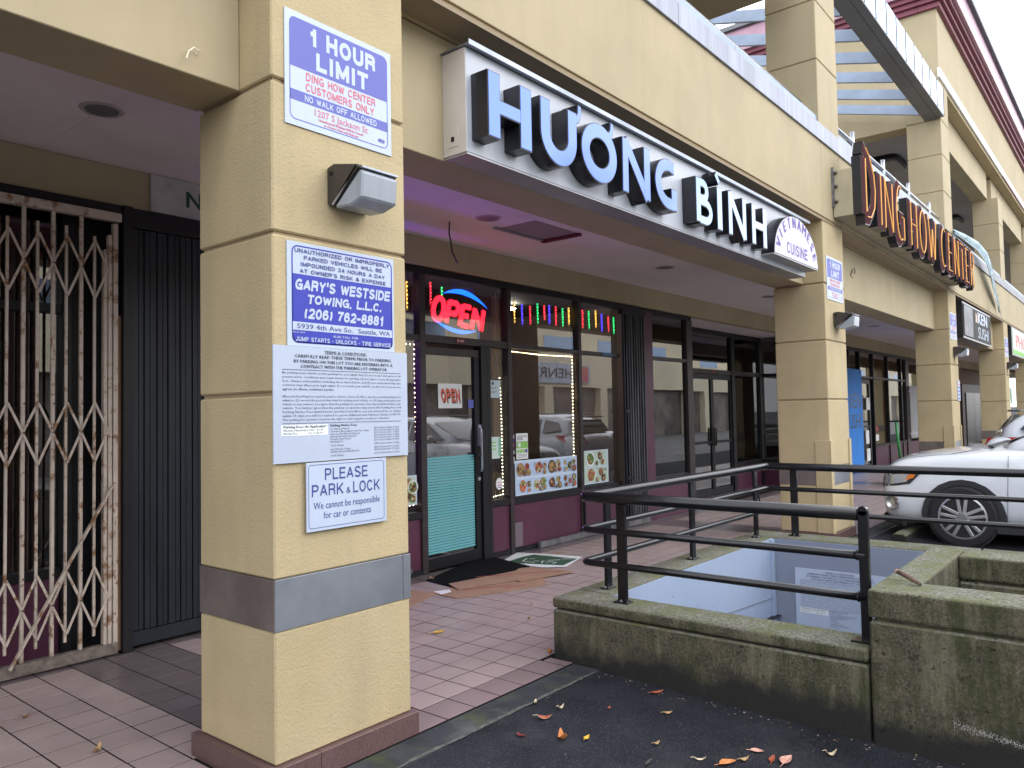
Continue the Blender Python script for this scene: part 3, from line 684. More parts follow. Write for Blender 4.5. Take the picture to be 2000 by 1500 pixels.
# door
D = bxo('door', brownf, RS, 5.207, 5.36, 2.10, 6.0, 5.41, 2.175, bevel=.003)
bxo('stile', black, D, 5.207, 5.36, .13, 5.225, 5.41, 2.10); bxo('stile', black, D, 5.92, 5.36, .13, 6.0, 5.41, 2.10, bevel=.003)
bxo('bottom_rail', black, D, 5.207, 5.36, .02, 6.0, 5.41, .13, bevel=.003)
MB().quad((5.225, 5.385, .13), (5.92, 5.385, .13), (5.92, 5.385, 2.10), (5.225, 5.385, 2.10)).build('pane', pane_g, D)
post(RS, 6.002, 6.094, 0, 2.215, m_=black)
mb = MB(); z = .165
for k in range(35):
    mb.quad((5.235, 5.379, z), (5.912, 5.379, z), (5.912, 5.379, z+.0215), (5.235, 5.379, z+.0215)); z += .0268
mb.build('striped_film', teal, D)
mb = MB().tube([(5.965, 5.33, .92), (5.965, 5.315, .95), (5.965, 5.315, 1.33), (5.965, 5.33, 1.37)], .012, 8); mb.box(5.945, 5.335, 1.18, 5.985, 5.36, 1.40); mb.build('handle', steel, D)
MB().box(5.90, 5.31, 1.08, 5.99, 5.36, 1.115).build('push_bar_end', black, D)
MB().prism([(.02*math.cos(a), .02*math.sin(a)) for a in [i*math.pi/6 for i in range(12)]], (5.965, 5.36, .845), (1,0,0), (0,0,1), (0,-.008,0)).build('lock', steel, D)
num = bxo('number_plate', mat('red_plate', (.22, .02, .03), .5), RS, 5.636, 5.334, 2.232, 5.752, 5.341, 2.273)
text('B 104', paperw, num, (5.65, 5.3335, 2.242), (1,0,0), (0,0,1), .088, .022)
# black folded accordion gate and maroon pilaster
FG = thing('folded_gate', (9.05, 5.3, 0), 'dusty black accordion security gate folded beside the restaurant window', 'gate')
bxo('track', black, FG, 8.76, 5.28, 2.80, 9.35, 5.36, 2.868)
x = 8.765; k = 0
while x < 9.30:
    w = (.018, .03, .024, .036)[k % 4]; yy = 5.30 + (.012 if k % 2 else -.008)
    bxo('slat', dustgate if k > 2 else blackgate, FG, x, yy-.012, .10, x+w, yy+.014, 2.80, bevel=.002); x += w+.006; k += 1
bxo('bottom_bar', MATS['old_alu'], FG, 8.76, 5.27, .01, 9.33, 5.31, .085)
for z in (1.50, .62): bxo('lock_bar', black, FG, 8.755, 5.265, z, 8.90, 5.28, z+.03)
# --- vacant shop with recess
VS = thing('vacant_storefront', (10.2, 5.38, 0), 'dark empty shop front with maroon pilaster and recessed double doors', 'storefront')
bxo('pilaster', purple, VS, 9.345, 5.335, 0, 9.63, 5.43, 2.90, bevel=.003)
rail(VS, 9.345, 10.86, 2.878, 2.944, m_=black, name='header'); post(VS, 10.68, 10.86, z1=2.875, d=.12)
rail(VS, 9.632, 10.68, 2.235, 2.285); pane(VS, 9.632, 10.68, 2.285, 2.878, m_=pane_dk); pane(VS, 9.632, 10.68, .58, 2.235, m_=pane_dk); rail(VS, 9.632, 10.68, .50, .58, m_=black); kick(VS, 9.632, 10.68, 0, .50)
YR = 6.0
MB().box(10.80, 5.5, 0, 10.86, 6.05, 2.94).build('return_wall', purple, VS)
rail(VS, 10.862, 15.2, 2.86, 2.944, y=YR, m_=black, name='header')
post(VS, 12.02, 12.11, y=YR, m_=black); post(VS, 13.72, 13.86, y=YR, z1=2.86, m_=black); post(VS, 15.08, 15.2, y=YR, z1=2.86, m_=black)
rail(VS, 12.11, 15.08, 2.155, 2.235, y=YR); pane(VS, 12.11, 13.72, 2.235, 2.86, y=YR, m_=pane_dk); pane(VS, 13.86, 15.08, 2.235, 2.86, y=YR, m_=pane_dk); pane(VS, 13.86, 15.08, .52, 2.155, y=YR, m_=pane_dk)
pane(VS, 10.862, 12.02, .52, 2.86, y=YR, m_=pane_dk); kick(VS, 10.862, 12.02, 0, .5, y=YR)
rail(VS, 13.86, 15.08, .45, .52, y=YR, m_=black); kick(VS, 13.86, 15.08, 0, .45, y=YR)
for a, b in ((12.115, 12.90), (12.91, 13.715)):
    d = bxo('door', black, VS, a, YR-.02, 2.06, b, YR+.025, 2.15)
    bxo('stile', black, d, a, YR-.02, .12, a+.05, YR+.025, 2.06); bxo('stile', black, d, b-.05, YR-.02, .12, b, YR+.025, 2.06); bxo('bottom_rail', black, d, a, YR-.02, .01, b, YR+.025, .12)
    bxo('middle_rail', black, d, a+.05, YR-.018, .92, b-.05, YR+.02, .97)
    MB().quad((a+.05, YR, .12), (b-.05, YR, .12), (b-.05, YR, 2.06), (a+.05, YR, 2.06)).build('pane', pane_dk, d)
    hx = b-.03 if a < 12.5 else a+.03
    MB().tube([(hx, YR-.05, .88), (hx, YR-.06, .92), (hx, YR-.06, 1.15), (hx, YR-.05, 1.2)], .014, 8).build('handle', black, d)
num = bxo('number_plate', MATS['red_plate'], VS, 12.85, YR-.046, 2.17, 12.97, YR-.039, 2.215)
# return panes at the right side of the recess
bxo('frame_post', black, VS, 15.14, 5.34, 0, 15.22, 5.46, 2.94)
MB().quad((15.18, 5.46, .52), (15.18, 5.96, .52), (15.18, 5.96, 2.16), (15.18, 5.46, 2.16)).build('pane', pane_dk, VS)
MB().quad((15.18, 5.46, 2.22), (15.18, 5.96, 2.22), (15.18, 5.96, 2.86), (15.18, 5.46, 2.86)).build('pane', pane_dk, VS)
MB().box(15.15, 5.46, 2.16, 15.21, 5.96, 2.22).build('frame_rail', black, VS); MB().box(15.15, 5.46, .45, 15.21, 5.96, .52).build('frame_rail', black, VS)
MB().box(15.16, 5.46, 0, 15.2, 5.96, .45).build('kick_panel', purple, VS)
# --- sushi shop
SS = thing('sushi_storefront', (20, 5.38, 0), 'maroon based sushi shop front with slim black frames beyond the second column', 'storefront')
rail(SS, 15.22, 33, 2.868, 2.944, m_=black, name='header')
xs = [15.22, 16.9, 18.88, 19.75, 20.94, 22.38, 23.82, 24.35]
for a in xs[:-1]: post(SS, a, a+.05, m_=black)
for a, b in zip(xs[:-1], xs[1:]):
    rail(SS, a+.05, b, 2.225, 2.28, m_=black); pane(SS, a+.05, b, 2.28, 2.868)
    if abs(a-19.75) > .01 and abs(a-18.88) > .01:
        pane(SS, a+.05, b, .56, 2.225); rail(SS, a+.05, b, .50, .56, m_=black); kick(SS, a+.05, b, 0, .50)
bxo('pilaster', brownf, SS, 24.35, 5.33, 0, 24.7, 5.42, 2.868)
pane(SS, 24.7, 27.5, .56, 2.868); kick(SS, 24.7, 27.5, 0, .5); post(SS, 27.5, 27.6, m_=black)
d = bxo('door', black, SS, 19.80, 5.36, 2.10, 20.70, 5.40, 2.20)
bxo('stile', black, d, 19.80, 5.36, .1, 19.88, 5.40, 2.1); bxo('stile', black, d, 20.58, 5.36, .1, 20.70, 5.40, 2.1); bxo('bottom_rail', black, d, 19.8, 5.36, .01, 20.7, 5.4, .1)
MB().box(19.88, 5.35, 1.02, 20.58, 5.36, 1.06).build('push_bar', black, d)
bxo('green_curtain', mat('leaf_green', (.05, .16, .05), .7), SS, 19.9, 5.52, 1.1, 20.5, 5.53, 2.0)
MB().quad((19.88, 5.38, .1), (20.58, 5.38, .1), (20.58, 5.38, 2.1), (19.88, 5.38, 2.1)).build('pane', pane_g, d)
for (a, z0, z1, mm_) in ((20.1, .62, .95, paperw), (20.15, .2, .50, paperw), (20.99, .9, 1.02, MATS['red_plate']), (20.99, .66, .82, paperw), (20.25, 1.45, 1.75, paperw)):
    bxo('sticker', mm_, SS, a, 5.335, z0, a+.28, 5.339, z1)
BP = thing('painted_board', (19.3, 5.3, 0), 'bright blue painted plywood board with black lettering beside the second column', 'board')
bxo('board', bluepaint, BP, 16.95, 5.29, .02, 19.72, 5.31, 2.42)
text('KEN', letblack, BP, (18.70, 5.288, 1.50), (1,0,0), (0,0,1), .86, .34); text('SUSHI', letblack, BP, (18.35, 5.288, 1.02), (1,0,0), (0,0,1), 1.2, .34)
WB = thing('window_bars', (25.2, 5.25, .6), 'white vertical security bars over the last dark window before the third column', 'security bars')
for k in range(12): bxo('bar', wetblue, WB, 24.5+k*.14, 5.25, .60, 24.535+k*.14, 5.275, 2.12)
for z in (.72, 1.93): bxo('cross_bar', wetblue, WB, 24.44, 5.276, z, 26.15, 5.30, z+.04)
bxo('scooter_reflection_wall', interior, SS, 15.3, 7.2, 0, 60, 7.3, 3.2).name = 'interior_wall'
sc = thing('kick_scooter', (22.0, 5.05, 0), 'lime green rental kick scooter standing by the sushi shop window', 'scooter')
MB().tube([(22.15, 5.05, .12), (21.95, 5.05, .62), (21.82, 5.05, 1.12)], .035, 8).build('stem', scoot, sc, smooth=True)
MB().tube([(21.80, 4.86, 1.14), (21.80, 5.24, 1.14)], .02, 8).build('handlebar', black, sc)
MB().box(22.1, 4.99, .10, 22.85, 5.11, .15).build('deck', mat('scooter_grey', (.4, .42, .44), .5), sc, bevel=.01)
for x in (22.16, 22.86): MB().tube([(x, 5.03, .1), (x, 5.07, .1)], .1, 14).build('wheel', tyre, sc)
# elevator lobby and brown walls beyond
EL = thing('elevator_lobby', (34, 5.38, 0), 'brown lobby wall with stainless elevator doors in the far passage', 'elevator')
MB().box(27.7, 5.5, 0, 45, 5.7, 3.2).build('wall', mat('lobby_brown', (.17, .09, .05), .7, noise=.1, nscale=1), EL)
MB().box(33.6, 5.42, 0, 38.2, 5.498, 2.35).build('door_frame', mat('lobby_dark', (.05, .035, .035), .5), EL)
MB().box(34.2, 5.38, 0, 35.98, 5.418, 2.02).build('door_leaf', stainless, EL); MB().box(36.0, 5.38, 0, 37.8, 5.418, 2.02).build('door_leaf', stainless, EL)
# --- rooms behind the glass
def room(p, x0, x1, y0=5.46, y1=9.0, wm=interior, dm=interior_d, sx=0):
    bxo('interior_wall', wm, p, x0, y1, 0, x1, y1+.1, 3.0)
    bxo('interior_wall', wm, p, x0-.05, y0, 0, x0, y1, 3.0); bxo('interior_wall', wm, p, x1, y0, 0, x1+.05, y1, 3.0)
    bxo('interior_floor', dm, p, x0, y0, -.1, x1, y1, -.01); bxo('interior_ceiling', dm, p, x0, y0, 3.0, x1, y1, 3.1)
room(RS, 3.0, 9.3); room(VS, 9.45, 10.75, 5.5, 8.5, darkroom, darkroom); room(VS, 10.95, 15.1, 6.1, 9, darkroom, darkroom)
bxo('interior_wall', interior, RS, 7.3, 6.3, 0, 7.5, 6.5, 3.0)
bxo('counter', mat('counter', (.16, .12, .09), .5), RS, 6.6, 6.6, 0, 9.2, 7.2, 1.05)
dkw = mat('dark_chair', (.03, .02, .018), .5)
for k, (x, y, lab) in enumerate(((6.95, 6.0, 'dark dining chair inside the restaurant at the left of the menu window'), (7.55, 6.05, 'dark dining chair inside the restaurant at the right of the menu window'), (8.3, 6.0, 'dark dining chair inside the restaurant behind the smaller menu board'))):
    ch = thing('dining_chair', (x, y, 0), lab, 'chair', 'dining chairs inside the window')
    bxo('seat', dkw, ch, x-.2, y-.2, .43, x+.2, y+.2, .47, bevel=.01); bxo('backrest', dkw, ch, x-.2, y-.2, .62, x+.2, y-.17, 1.02, bevel=.01)
    for sx in (-.18, .16):
        bxo('leg', dkw, ch, x+sx, y-.2, 0, x+sx+.025, y-.175, .62); bxo('leg', dkw, ch, x+sx, y+.17, 0, x+sx+.025, y+.195, .43)
for k, (x, lab) in enumerate(((6.9, 'brown dining table inside the window, nearer the door'), (8.0, 'brown dining table inside the window, nearer the folded gate'))):
    tb = thing('dining_table', (x, 6.6, 0), lab, 'table', 'dining tables inside the window')
    bxo('table_top', woodm, tb, x-.5, 6.25, .72, x+.35, 6.9, .75); bxo('leg', dkw, tb, x-.1, 6.53, 0, x-.02, 6.61, .72)
il = thing('interior_lamp', (8.05, 6.6, 2.95), 'small oval white ceiling lamp glowing inside the restaurant window', 'lamp')
MB().ball((8.05, 6.6, 2.93), .065, 12, sc=(1, 1, .3)).build('diffuser', mat('lamp_glow', (1, .95, .85), .4, emit=(1, .93, .8), estr=60), il, smooth=True)
# --- gated shop at the left
GS = thing('gated_storefront', (.5, 5.38, 0), 'dark closed shop front with maroon base behind the white scissor gate', 'storefront')
rail(GS, -5.3, 2.74, 2.872, 2.944, m_=black, name='header')
for a, b in ((-5.2, -3.4), (-3.34, -1.5), (-1.44, .3), (.36, 1.98)):
    post(GS, b, b+.06, m_=black); pane(GS, a, b, .59, 2.2, m_=pane_dk); pane(GS, a, b, 2.26, 2.872, m_=pane_dk); rail(GS, a, b, 2.2, 2.26, m_=black); rail(GS, a, b, .53, .59, m_=black); kick(GS, a, b, .02, .53)
bxo('door_panel', black, GS, 2.04, 5.37, 0, 2.74, 5.42, 2.872)
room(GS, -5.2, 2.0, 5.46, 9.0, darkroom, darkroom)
bxo('side_post', black, GS, 2.292, 5.17, 0, 2.352, 5.37, 2.93)
bxo('timber_trim', woodm, GS, 2.274, 5.21, .02, 2.291, 5.25, 2.2)
# white scissor gate
WG = thing('scissor_gate', (1.0, 5.2, 0), 'rust stained white steel scissor gate with diamond lattice across the left shop', 'gate')
GY = 5.2
bxo('top_bar', whitegate, WG, -1.4, GY-.025, 2.815, 2.285, GY+.03, 2.872, bevel=.004); bxo('bottom_bar', mat('rusty_bar', (.16, .13, .11), .8, noise=.5, nscale=20, bump=.6, bscale=60), WG, -1.4, GY-.025, .012, 2.262, GY+.03, .085, bevel=.004)
bxo('header_strip', black, WG, -1.4, GY-.01, 2.874, 2.29, GY+.12, 2.93)
pitch = .163
for k in range(-19, 1):
    xv = 2.04 + pitch*k
    bxo('upright', whitegate, WG, xv-.0105, GY-.012, .085, xv+.0105, GY+.012, 2.815, bevel=.003)
    xc = xv - pitch/2 - .005
    bxo('lattice_upright', whitegate, WG, xc-.008, GY-.006, .15, xc+.008, GY+.010, 2.74, bevel=.002)
xc = 2.04 + pitch/2 + 0.0
bxo('lattice_upright', whitegate, WG, xc-.008, GY-.006, .15, xc+.008, GY+.010, 2.70, bevel=.002)
for k in range(-19, 2):
    xm = 2.04 + pitch*k - pitch/2 - .005
    for (zt, zm, zb) in ((2.665, 2.49, 2.297), (1.625, 1.445, 1.253), (.585, .395, .205)):
        for sgn in (-1, 1):
            for (za, zc) in ((zt, zm), (zb, zm)):
                MB().bar((xm, GY-.018-(.005 if sgn > 0 else 0), za), (xm+sgn*pitch/2, GY-.018-(.005 if sgn > 0 else 0), zc), .014, .004, up=(0,1,0)).build('lattice_bar', whitegate, WG)
for a, b, dz in ((2.172, 2.194, 2.62), (2.200, 2.224, 2.72), (2.232, 2.262, 2.80)): bxo('end_post', whitegate, WG, a, GY-.02, .085, b, GY+.02, dz, bevel=.003)
MB().bar((1.64, GY-.045, .07), (2.214, GY-.045, 1.09), .012, .030, up=(0,1,0)).build('brace', whitegate, WG, bevel=.002)
mb = MB()
for k in range(-19, 1):
    for z in (2.49, 1.445, .395, 1.62, .58): mb.ball((2.04+pitch*k, GY-.028, z), .007, 6)
o = mb.build('rivets', mat('rivet', (.08, .06, .05), .5), WG)
# black folding shutter gate next to it
BG = thing('shutter_gate', (2.6, 5.22, 0), 'black closed folding gate of narrow vertical slats beside the near column', 'gate')
bxo('top_track', black, BG, 2.353, 5.20, 2.80, 3.1, 5.27, 2.93); bxo('bottom_bar', blackgate, BG, 2.356, 5.185, .03, 3.1, 5.24, .12, bevel=.003)
x = 2.358; k = 0
while x < 3.08:
    w = .038 if k % 3 else .050; yy = 5.215 + (.008 if k % 2 else 0)
    bxo('slat', blackgate, BG, x, yy-.012, .121, x+w-.004, yy+.014, 2.795, bevel=.003); x += w; k += 1
for z in (.55,): 
    mb = MB(); x = 2.375
    while x < 3.05: mb.ball((x, 5.20, z), .004, 6); x += .038
    mb.build('rivets', MATS['rivet'], BG)
# old banner sign above it
NS = thing('old_wall_sign', (2.9, 5.29, 3.0), 'grubby white hanging sign board with a green letter N above the black gate', 'sign')
bxo('board', mat('grubby_white', (.50, .48, .48), .6, noise=.25, nscale=6), NS, 2.525, 5.275, 2.955, 4.2, 5.295, 3.216)
text('N', mat('dark_green_ink', (.01, .06, .04), .5), NS, (2.775, 5.2735, 3.03), (1,0,0), (0,0,1), .12, .115, bold=.02)

# ================================================================== FLAT SIGNS ON THE COLUMNS
def rr(x0, z0, x1, z1, r, n=5):
    P_ = []
    for cx, cz, a0 in ((x1-r, z1-r, 0), (x0+r, z1-r, 90), (x0+r, z0+r, 180), (x1-r, z0+r, 270)):
        for k in range(n+1):
            a = R_(a0+90*k/n); P_.append((cx+r*math.cos(a), cz+r*math.sin(a)))
    return P_
def flat(poly, y, name, m_, p): return MB().quad(*[(a, y, b) for a, b in poly][::-1]).build(name, m_, p)
def frame(x0, z0, x1, z1, r, w, y, m_, p, name='printed_border'):
    o_, i_ = rr(x0, z0, x1, z1, r), rr(x0+w, z0+w, x1-w, z1-w, max(r-w, .001)); mb = MB(); k = len(o_)
    for i in range(k):
        j = (i+1) % k; mb.quad((o_[i][0], y, o_[i][1]), (o_[j][0], y, o_[j][1]), (i_[j][0], y, i_[j][1]), (i_[i][0], y, i_[i][1]))
    return mb.build(name, m_, p)
XD, ZU = (1,0,0), (0,0,1)
def hour_sign(xo, label):
    """24 x 19.5 inch parking sign with its lower left corner at x = xo"""
    dx = xo - 1.885; y = YF - .0065
    t = thing('parking_limit_sign', (xo, YF, 2.75), label, 'parking sign', 'one hour limit signs on the columns')
    x0, x1, z0, z1 = 1.885+dx, 2.479+dx, 2.749, 3.248
    MB().box(x0, y, z0, x1, YF-.001, z1).build('panel', signwhite2, t, bevel=.001)
    y -= .0008; a, b, c, d = 1.908+dx, 2.456+dx, 2.776, 3.222
    frame(a, c, b, d, .03, .004, y, signblue, t)
    top = [p for p in rr(a+.004, 3.006, b-.004, d-.004, .026)]
    top = [(px_, 3.006) if pz < 3.006+.026 and pz > 3.0 and (px_ < a+.03 or px_ > b-.03) and pz < 3.03 else (px_, pz) for px_, pz in top]
    flat([(b-.004, 3.006)] + [p for p in rr(a+.004, 3.006, b-.004, d-.004, .026)[:12]] + [(a+.004, 3.006)], y, 'printed_field', signblue, t)
    MB().quad((a+.002, y, 2.860), (b-.002, y, 2.860), (b-.002, y, 2.905), (a+.002, y, 2.905)).build('printed_field', signblue, t)
    y -= .0006
    caps('1', signwhite2, t, (2.008+dx, y, 3.124), .042, .079, .26); caps('HOUR', signwhite2, t, (2.100+dx, y, 3.123), .283, .080, .26)
    caps('LIMIT', signwhite2, t, (2.045+dx, y, 3.022), .292, .080, .26)
    caps('DING HOW CENTER', signred, t, (1.992+dx, y, 2.961), .388, .036, .17)
    caps('CUSTOMERS ONLY', signred, t, (1.990+dx, y, 2.915), .382, .036, .17)
    caps('NO WALK OFF ALLOWED', signwhite2, t, (1.984+dx, y, 2.868), .402, .028, .19)
    text('1207 S Jackson St', signred, t, (2.036+dx, y, 2.820), XD, ZU, .296, .030, bold=.01)
    text('Unauthorized Vehicles Will be Towed', signred, t, (2.056+dx, y, 2.801), XD, ZU, .248, .0115, bold=.02)
    text("at Owner's Risk and Expense", signred, t, (2.085+dx, y, 2.785), XD, ZU, .192, .0115, bold=.02)
    text('DIAMOND', signblue, t, (2.395+dx, y, 2.802), XD, ZU, .04, .012, bold=.03)
    frame(2.400+dx, 2.797, 2.430+dx, 2.818, .009, .0012, y, signblue, t)
    return t
hl = ['blue and white one hour limit sign high on the near column above the wall lamp', 'blue and white one hour limit sign on the second column beside the arched sign', 'blue and white one hour limit sign on the third column beside the black sushi sign', 'blue and white one hour limit sign on the fourth column, farthest away']
for k, xo in enumerate((1.885, 9.035, 16.17, 23.32)): hour_sign(xo, hl[k])
# towing sign
t = thing('towing_sign', (1.89, YF, 1.81), 'royal blue and white towing notice on the near column under the wall lamp', 'towing sign'); y = YF-.0065
MB().box(1.889, y, 1.806, 2.482, YF-.001, 2.250).build('panel', signwhite2, t, bevel=.001); y -= .0008
a, b, c, d = 1.911, 2.470, 1.819, 2.235
frame(a, c, b, d, .03, .006, y, signnavy, t)
R1 = rr(a+.002, c+.002, b-.002, 2.113, .026)
flat([(a+.004, 2.113)] + R1[12:] + [(b-.004, 2.113)], y, 'printed_field', signnavy, t)
MB().quad((a+.004, y-.0006, 1.874), (b-.004, y-.0006, 1.874), (b-.004, y-.0006, 1.909), (a+.004, y-.0006, 1.909)).build('printed_field', signwhite2, t)
y -= .0012
for s_, x0, x1, z, h, m_, bo in (('UNAUTHORIZED OR IMPROPERLY', 1.926, 2.453, 2.205, .0175, inknavy, .025), ('PARKED VEHICLES WILL BE', 1.972, 2.408, 2.177, .0175, inknavy, .025), ('IMPOUNDED 24 HOURS A DAY', 1.956, 2.425, 2.148, .0175, inknavy, .025), ("AT OWNER'S RISK & EXPENSE", 1.951, 2.430, 2.119, .0175, inknavy, .025),
    ('5939 4th Ave So.', 1.935, 2.232, 1.881, .021, inknavy, .015), ('Seattle, WA', 2.262, 2.453, 1.881, .021, inknavy, .015), ('ALSO CALL FOR:', 2.122, 2.263, 1.853, .010, signwhite2, .03), ('B.C.N. 46.55', 1.915, 1.975, 1.862, .006, signwhite2, .02), ('JUMP STARTS \u2022 UNLOCKS \u2022 TIRE SERVICE', 1.928, 2.456, 1.827, .019, signwhite2, .03)):
    (caps(s_, m_, t, (x0, y, z), x1-x0, h, .19) if s_.isupper() and all(c in GL for c in s_) else text(s_, m_, t, (x0, y, z), XD, ZU, x1-x0, h, bold=bo))
for s_, x0, x1, z, h in (("GARY'S WESTSIDE", 1.925, 2.458, 2.045, .048), ('TOWING, L.L.C.', 1.986, 2.406, 1.990, .040), ('(206) 762-8881', 1.970, 2.416, 1.925, .046)): caps(s_, signwhite2, t, (x0, y, z), x1-x0-h*.14, h, .24, shear=.14, gap=.08)
# terms and conditions sign (one on the column, one down in the stair)
def terms_sign(o, xd, label):
    o = Vector(o); xd = Vector(xd); nrm = xd.cross(Vector(ZU)) ; t = thing('terms_sign', o, label, 'notice board', 'parking terms and conditions boards')
    def pt(a, z, e=0): return o + xd*(a-1.815) + Vector((0,0,z-1.316)) + nrm*e
    MB().prism([(0,0),(.739,0),(.739,.489),(0,.489)], o, xd, ZU, nrm*.006).build('panel', signwhite, t)
    e = .0075
    L = [('TERMS & CONDITIONS:', 2.070, 2.304, 1.779, .013, .02), ('CAREFULLY READ THESE TERMS PRIOR TO PARKING.', 1.918, 2.455, 1.757, .0135, .025), ('BY PARKING ON THIS LOT YOU ARE ENTERING INTO A', 1.914, 2.461, 1.735, .0135, .025), ('CONTRACT WITH THE PARKING LOT OPERATOR.', 1.946, 2.429, 1.714, .0135, .025)]
    body = ['By parking your vehicle on this parking lot, you signify that (1) you accept and agree to all', 'posted terms, conditions and requirements for parking, (2) you agree to pay all applicable', 'fees, charges and penalties, including those listed below, and (3) you understand that this', 'contract may affect your legal rights. Do not park your vehicle on this lot if you do not', 'agree to these contract terms.']
    for k, s_ in enumerate(body): L.append((s_, 1.858, 1.858+(.652 if k < 4 else .262), 1.688-.0172*k, .0095, .004 if k < 4 else .02))
    body = ['All posted parking fees must be paid in advance. If you (1) fail to pay the posted parking fee in', 'advance, (2) exceed the posted time limit for parking your vehicle, or (3) improperly park your', 'vehicle in any manner, you agree that the parking lot operator may impound/immobilize your', 'vehicle. You further agree that the parking lot operator may assess the Parking Fees and', 'Parking Notice Fees listed below, and that if you fail to pay any assessed fee or charge', 'within 15 days you will be required to pay an additional Late Payment Charge of $30.00.', 'The parking lot operator reserves the right to refer unpaid accounts to collection.']
    for k, s_ in enumerate(body): L.append((s_, 1.858, 1.858+(.652 if k < 6 else .58), 1.589-.0163*k, .0095, .006))
    L += [('Parking Fees: As Applicable*', 1.862, 2.078, 1.461, .010, .03), ('Machine Maintenance Fee:  $1.00', 1.862, 2.060, 1.447, .008, .01), ('Mobile Fee:            Up to $6.90', 1.862, 2.058, 1.434, .008, .01), ('Parking Notice Fees:', 2.098, 2.246, 1.463, .010, .03)]
    rows = [('No Advanced Payment', '$39.00 (if paid within 15 days)'), ('Overtime (Exceeding Posted Time Limit)', '$39.00 (if paid within 15 days)'), ('Improper/Insufficient Payment', '$39.00 (if paid within 15 days)'), ('Improperly Parked Vehicles', '$39.00 (if paid within 15 days)'), ('Unauthorized Vehicle', '$39.00 (if paid within 15 days)'), ('Handling Fee', '$6.50 (if paid within 15 days)'), None, ('Total Charge:', '$45.50 (if paid within 15 days)'), None, ('Late Payment Charge:', '$30.00 (if paid after 15 days)'), ('Additional Late Handling Fee:', '$6.50 (if paid after 15 days)'), None, ('Total Charge:', '$102.00 (if paid after 15 days)')]
    z = 1.449
    for r_ in rows:
        if r_:
            L.append((r_[0], 2.098, 2.098+len(r_[0])*.0056, z, .0078, .006)); L.append((r_[1], 2.345, 2.497, z, .0078, .004)); z -= .0112
        else: z -= .0052
    mb = MB()
    for s_, x0, x1, zz, h, bo in L: text(s_, inkgrey, t, pt(x0, zz, e), xd, ZU, x1-x0, h, bold=bo, res=1, mb=mb)
    for x0, x1, zz, w in ((1.857, 2.511, 1.704, .002), (1.857, 2.508, 1.479, .002), (2.07, 2.304, 1.7765, .0008)):
        mb.quad(pt(x0, zz, e), pt(x1, zz, e), pt(x1, zz+w, e), pt(x0, zz+w, e))
    mb.build('lettering', inkgrey, t)
    MB().quad(pt(1.850, 1.428, .0066), pt(2.085, 1.428, .0066), pt(2.085, 1.474, .0066), pt(1.850, 1.474, .0066)).build('sticker', paperw, t)
    return t
terms_sign((1.815, YF-.007, 1.316), (1,0,0), 'white board of small print parking terms on the near column below the towing notice')
_tl = at(1556, 1219, 'X', 6.76)
terms_sign((6.766, _tl.y, _tl.z), (0,-1,0), 'white board of small print parking terms down on the far stairwell wall')
# park and lock sign
t = thing('park_and_lock_sign', (1.967, YF, 1.02), 'white notice with navy PLEASE PARK & LOCK lettering, lowest on the near column', 'sign'); y = YF-.020
MB().box(1.968, y, 1.020, 2.409, YF-.014, 1.311).build('panel', signwhite2, t, bevel=.001); y -= .0008
frame(1.977, 1.033, 2.394, 1.302, .014, .0022, y, inknavy, t)
for s_, x0, x1, z, h, bo in (('PLEASE', 2.062, 2.297, 1.234, .050, .012), ('PARK', 1.994, 2.160, 1.167, .050, .012), ('&', 2.176, 2.198, 1.168, .026, .01), ('LOCK', 2.214, 2.368, 1.167, .050, .012), ('We cannot be responsible', 2.002, 2.367, 1.113, .029, 0), ('for car or contents', 2.054, 2.314, 1.070, .029, 0)):
    (caps(s_, inknavy, t, (x0, y-.0004, z), x1-x0, h, .145, gap=.17) if s_.isupper() or s_ == '&' else text(s_, inknavy, t, (x0, y-.0004, z), XD, ZU, x1-x0, h, bold=.004))
# small notices on column 3
t = thing('small_notice', (16.6, YF, 1.56), 'narrow red and blue paper notice at eye level on the third column', 'notice')
MB().box(16.62, YF-.012, 1.60, 16.87, YF-.001, 1.99).build('sheet', signwhite, t); frame(16.63, 1.90, 16.86, 1.98, .02, .012, YF-.0135, signred, t)
for z in (1.63, 1.70, 1.77, 1.84): MB().box(16.65, YF-.0132, z, 16.84, YF-.0122, z+.03).build('printed_line', signblue, t)
t = thing('small_notice', (24.1, YF, 1.56), 'narrow green paper notice at eye level on the fourth column', 'notice')
MB().box(23.98, YF-.012, 1.55, 24.2, YF-.001, 1.95).build('sheet', mat('green_notice', (.12, .30, .25), .6), t)
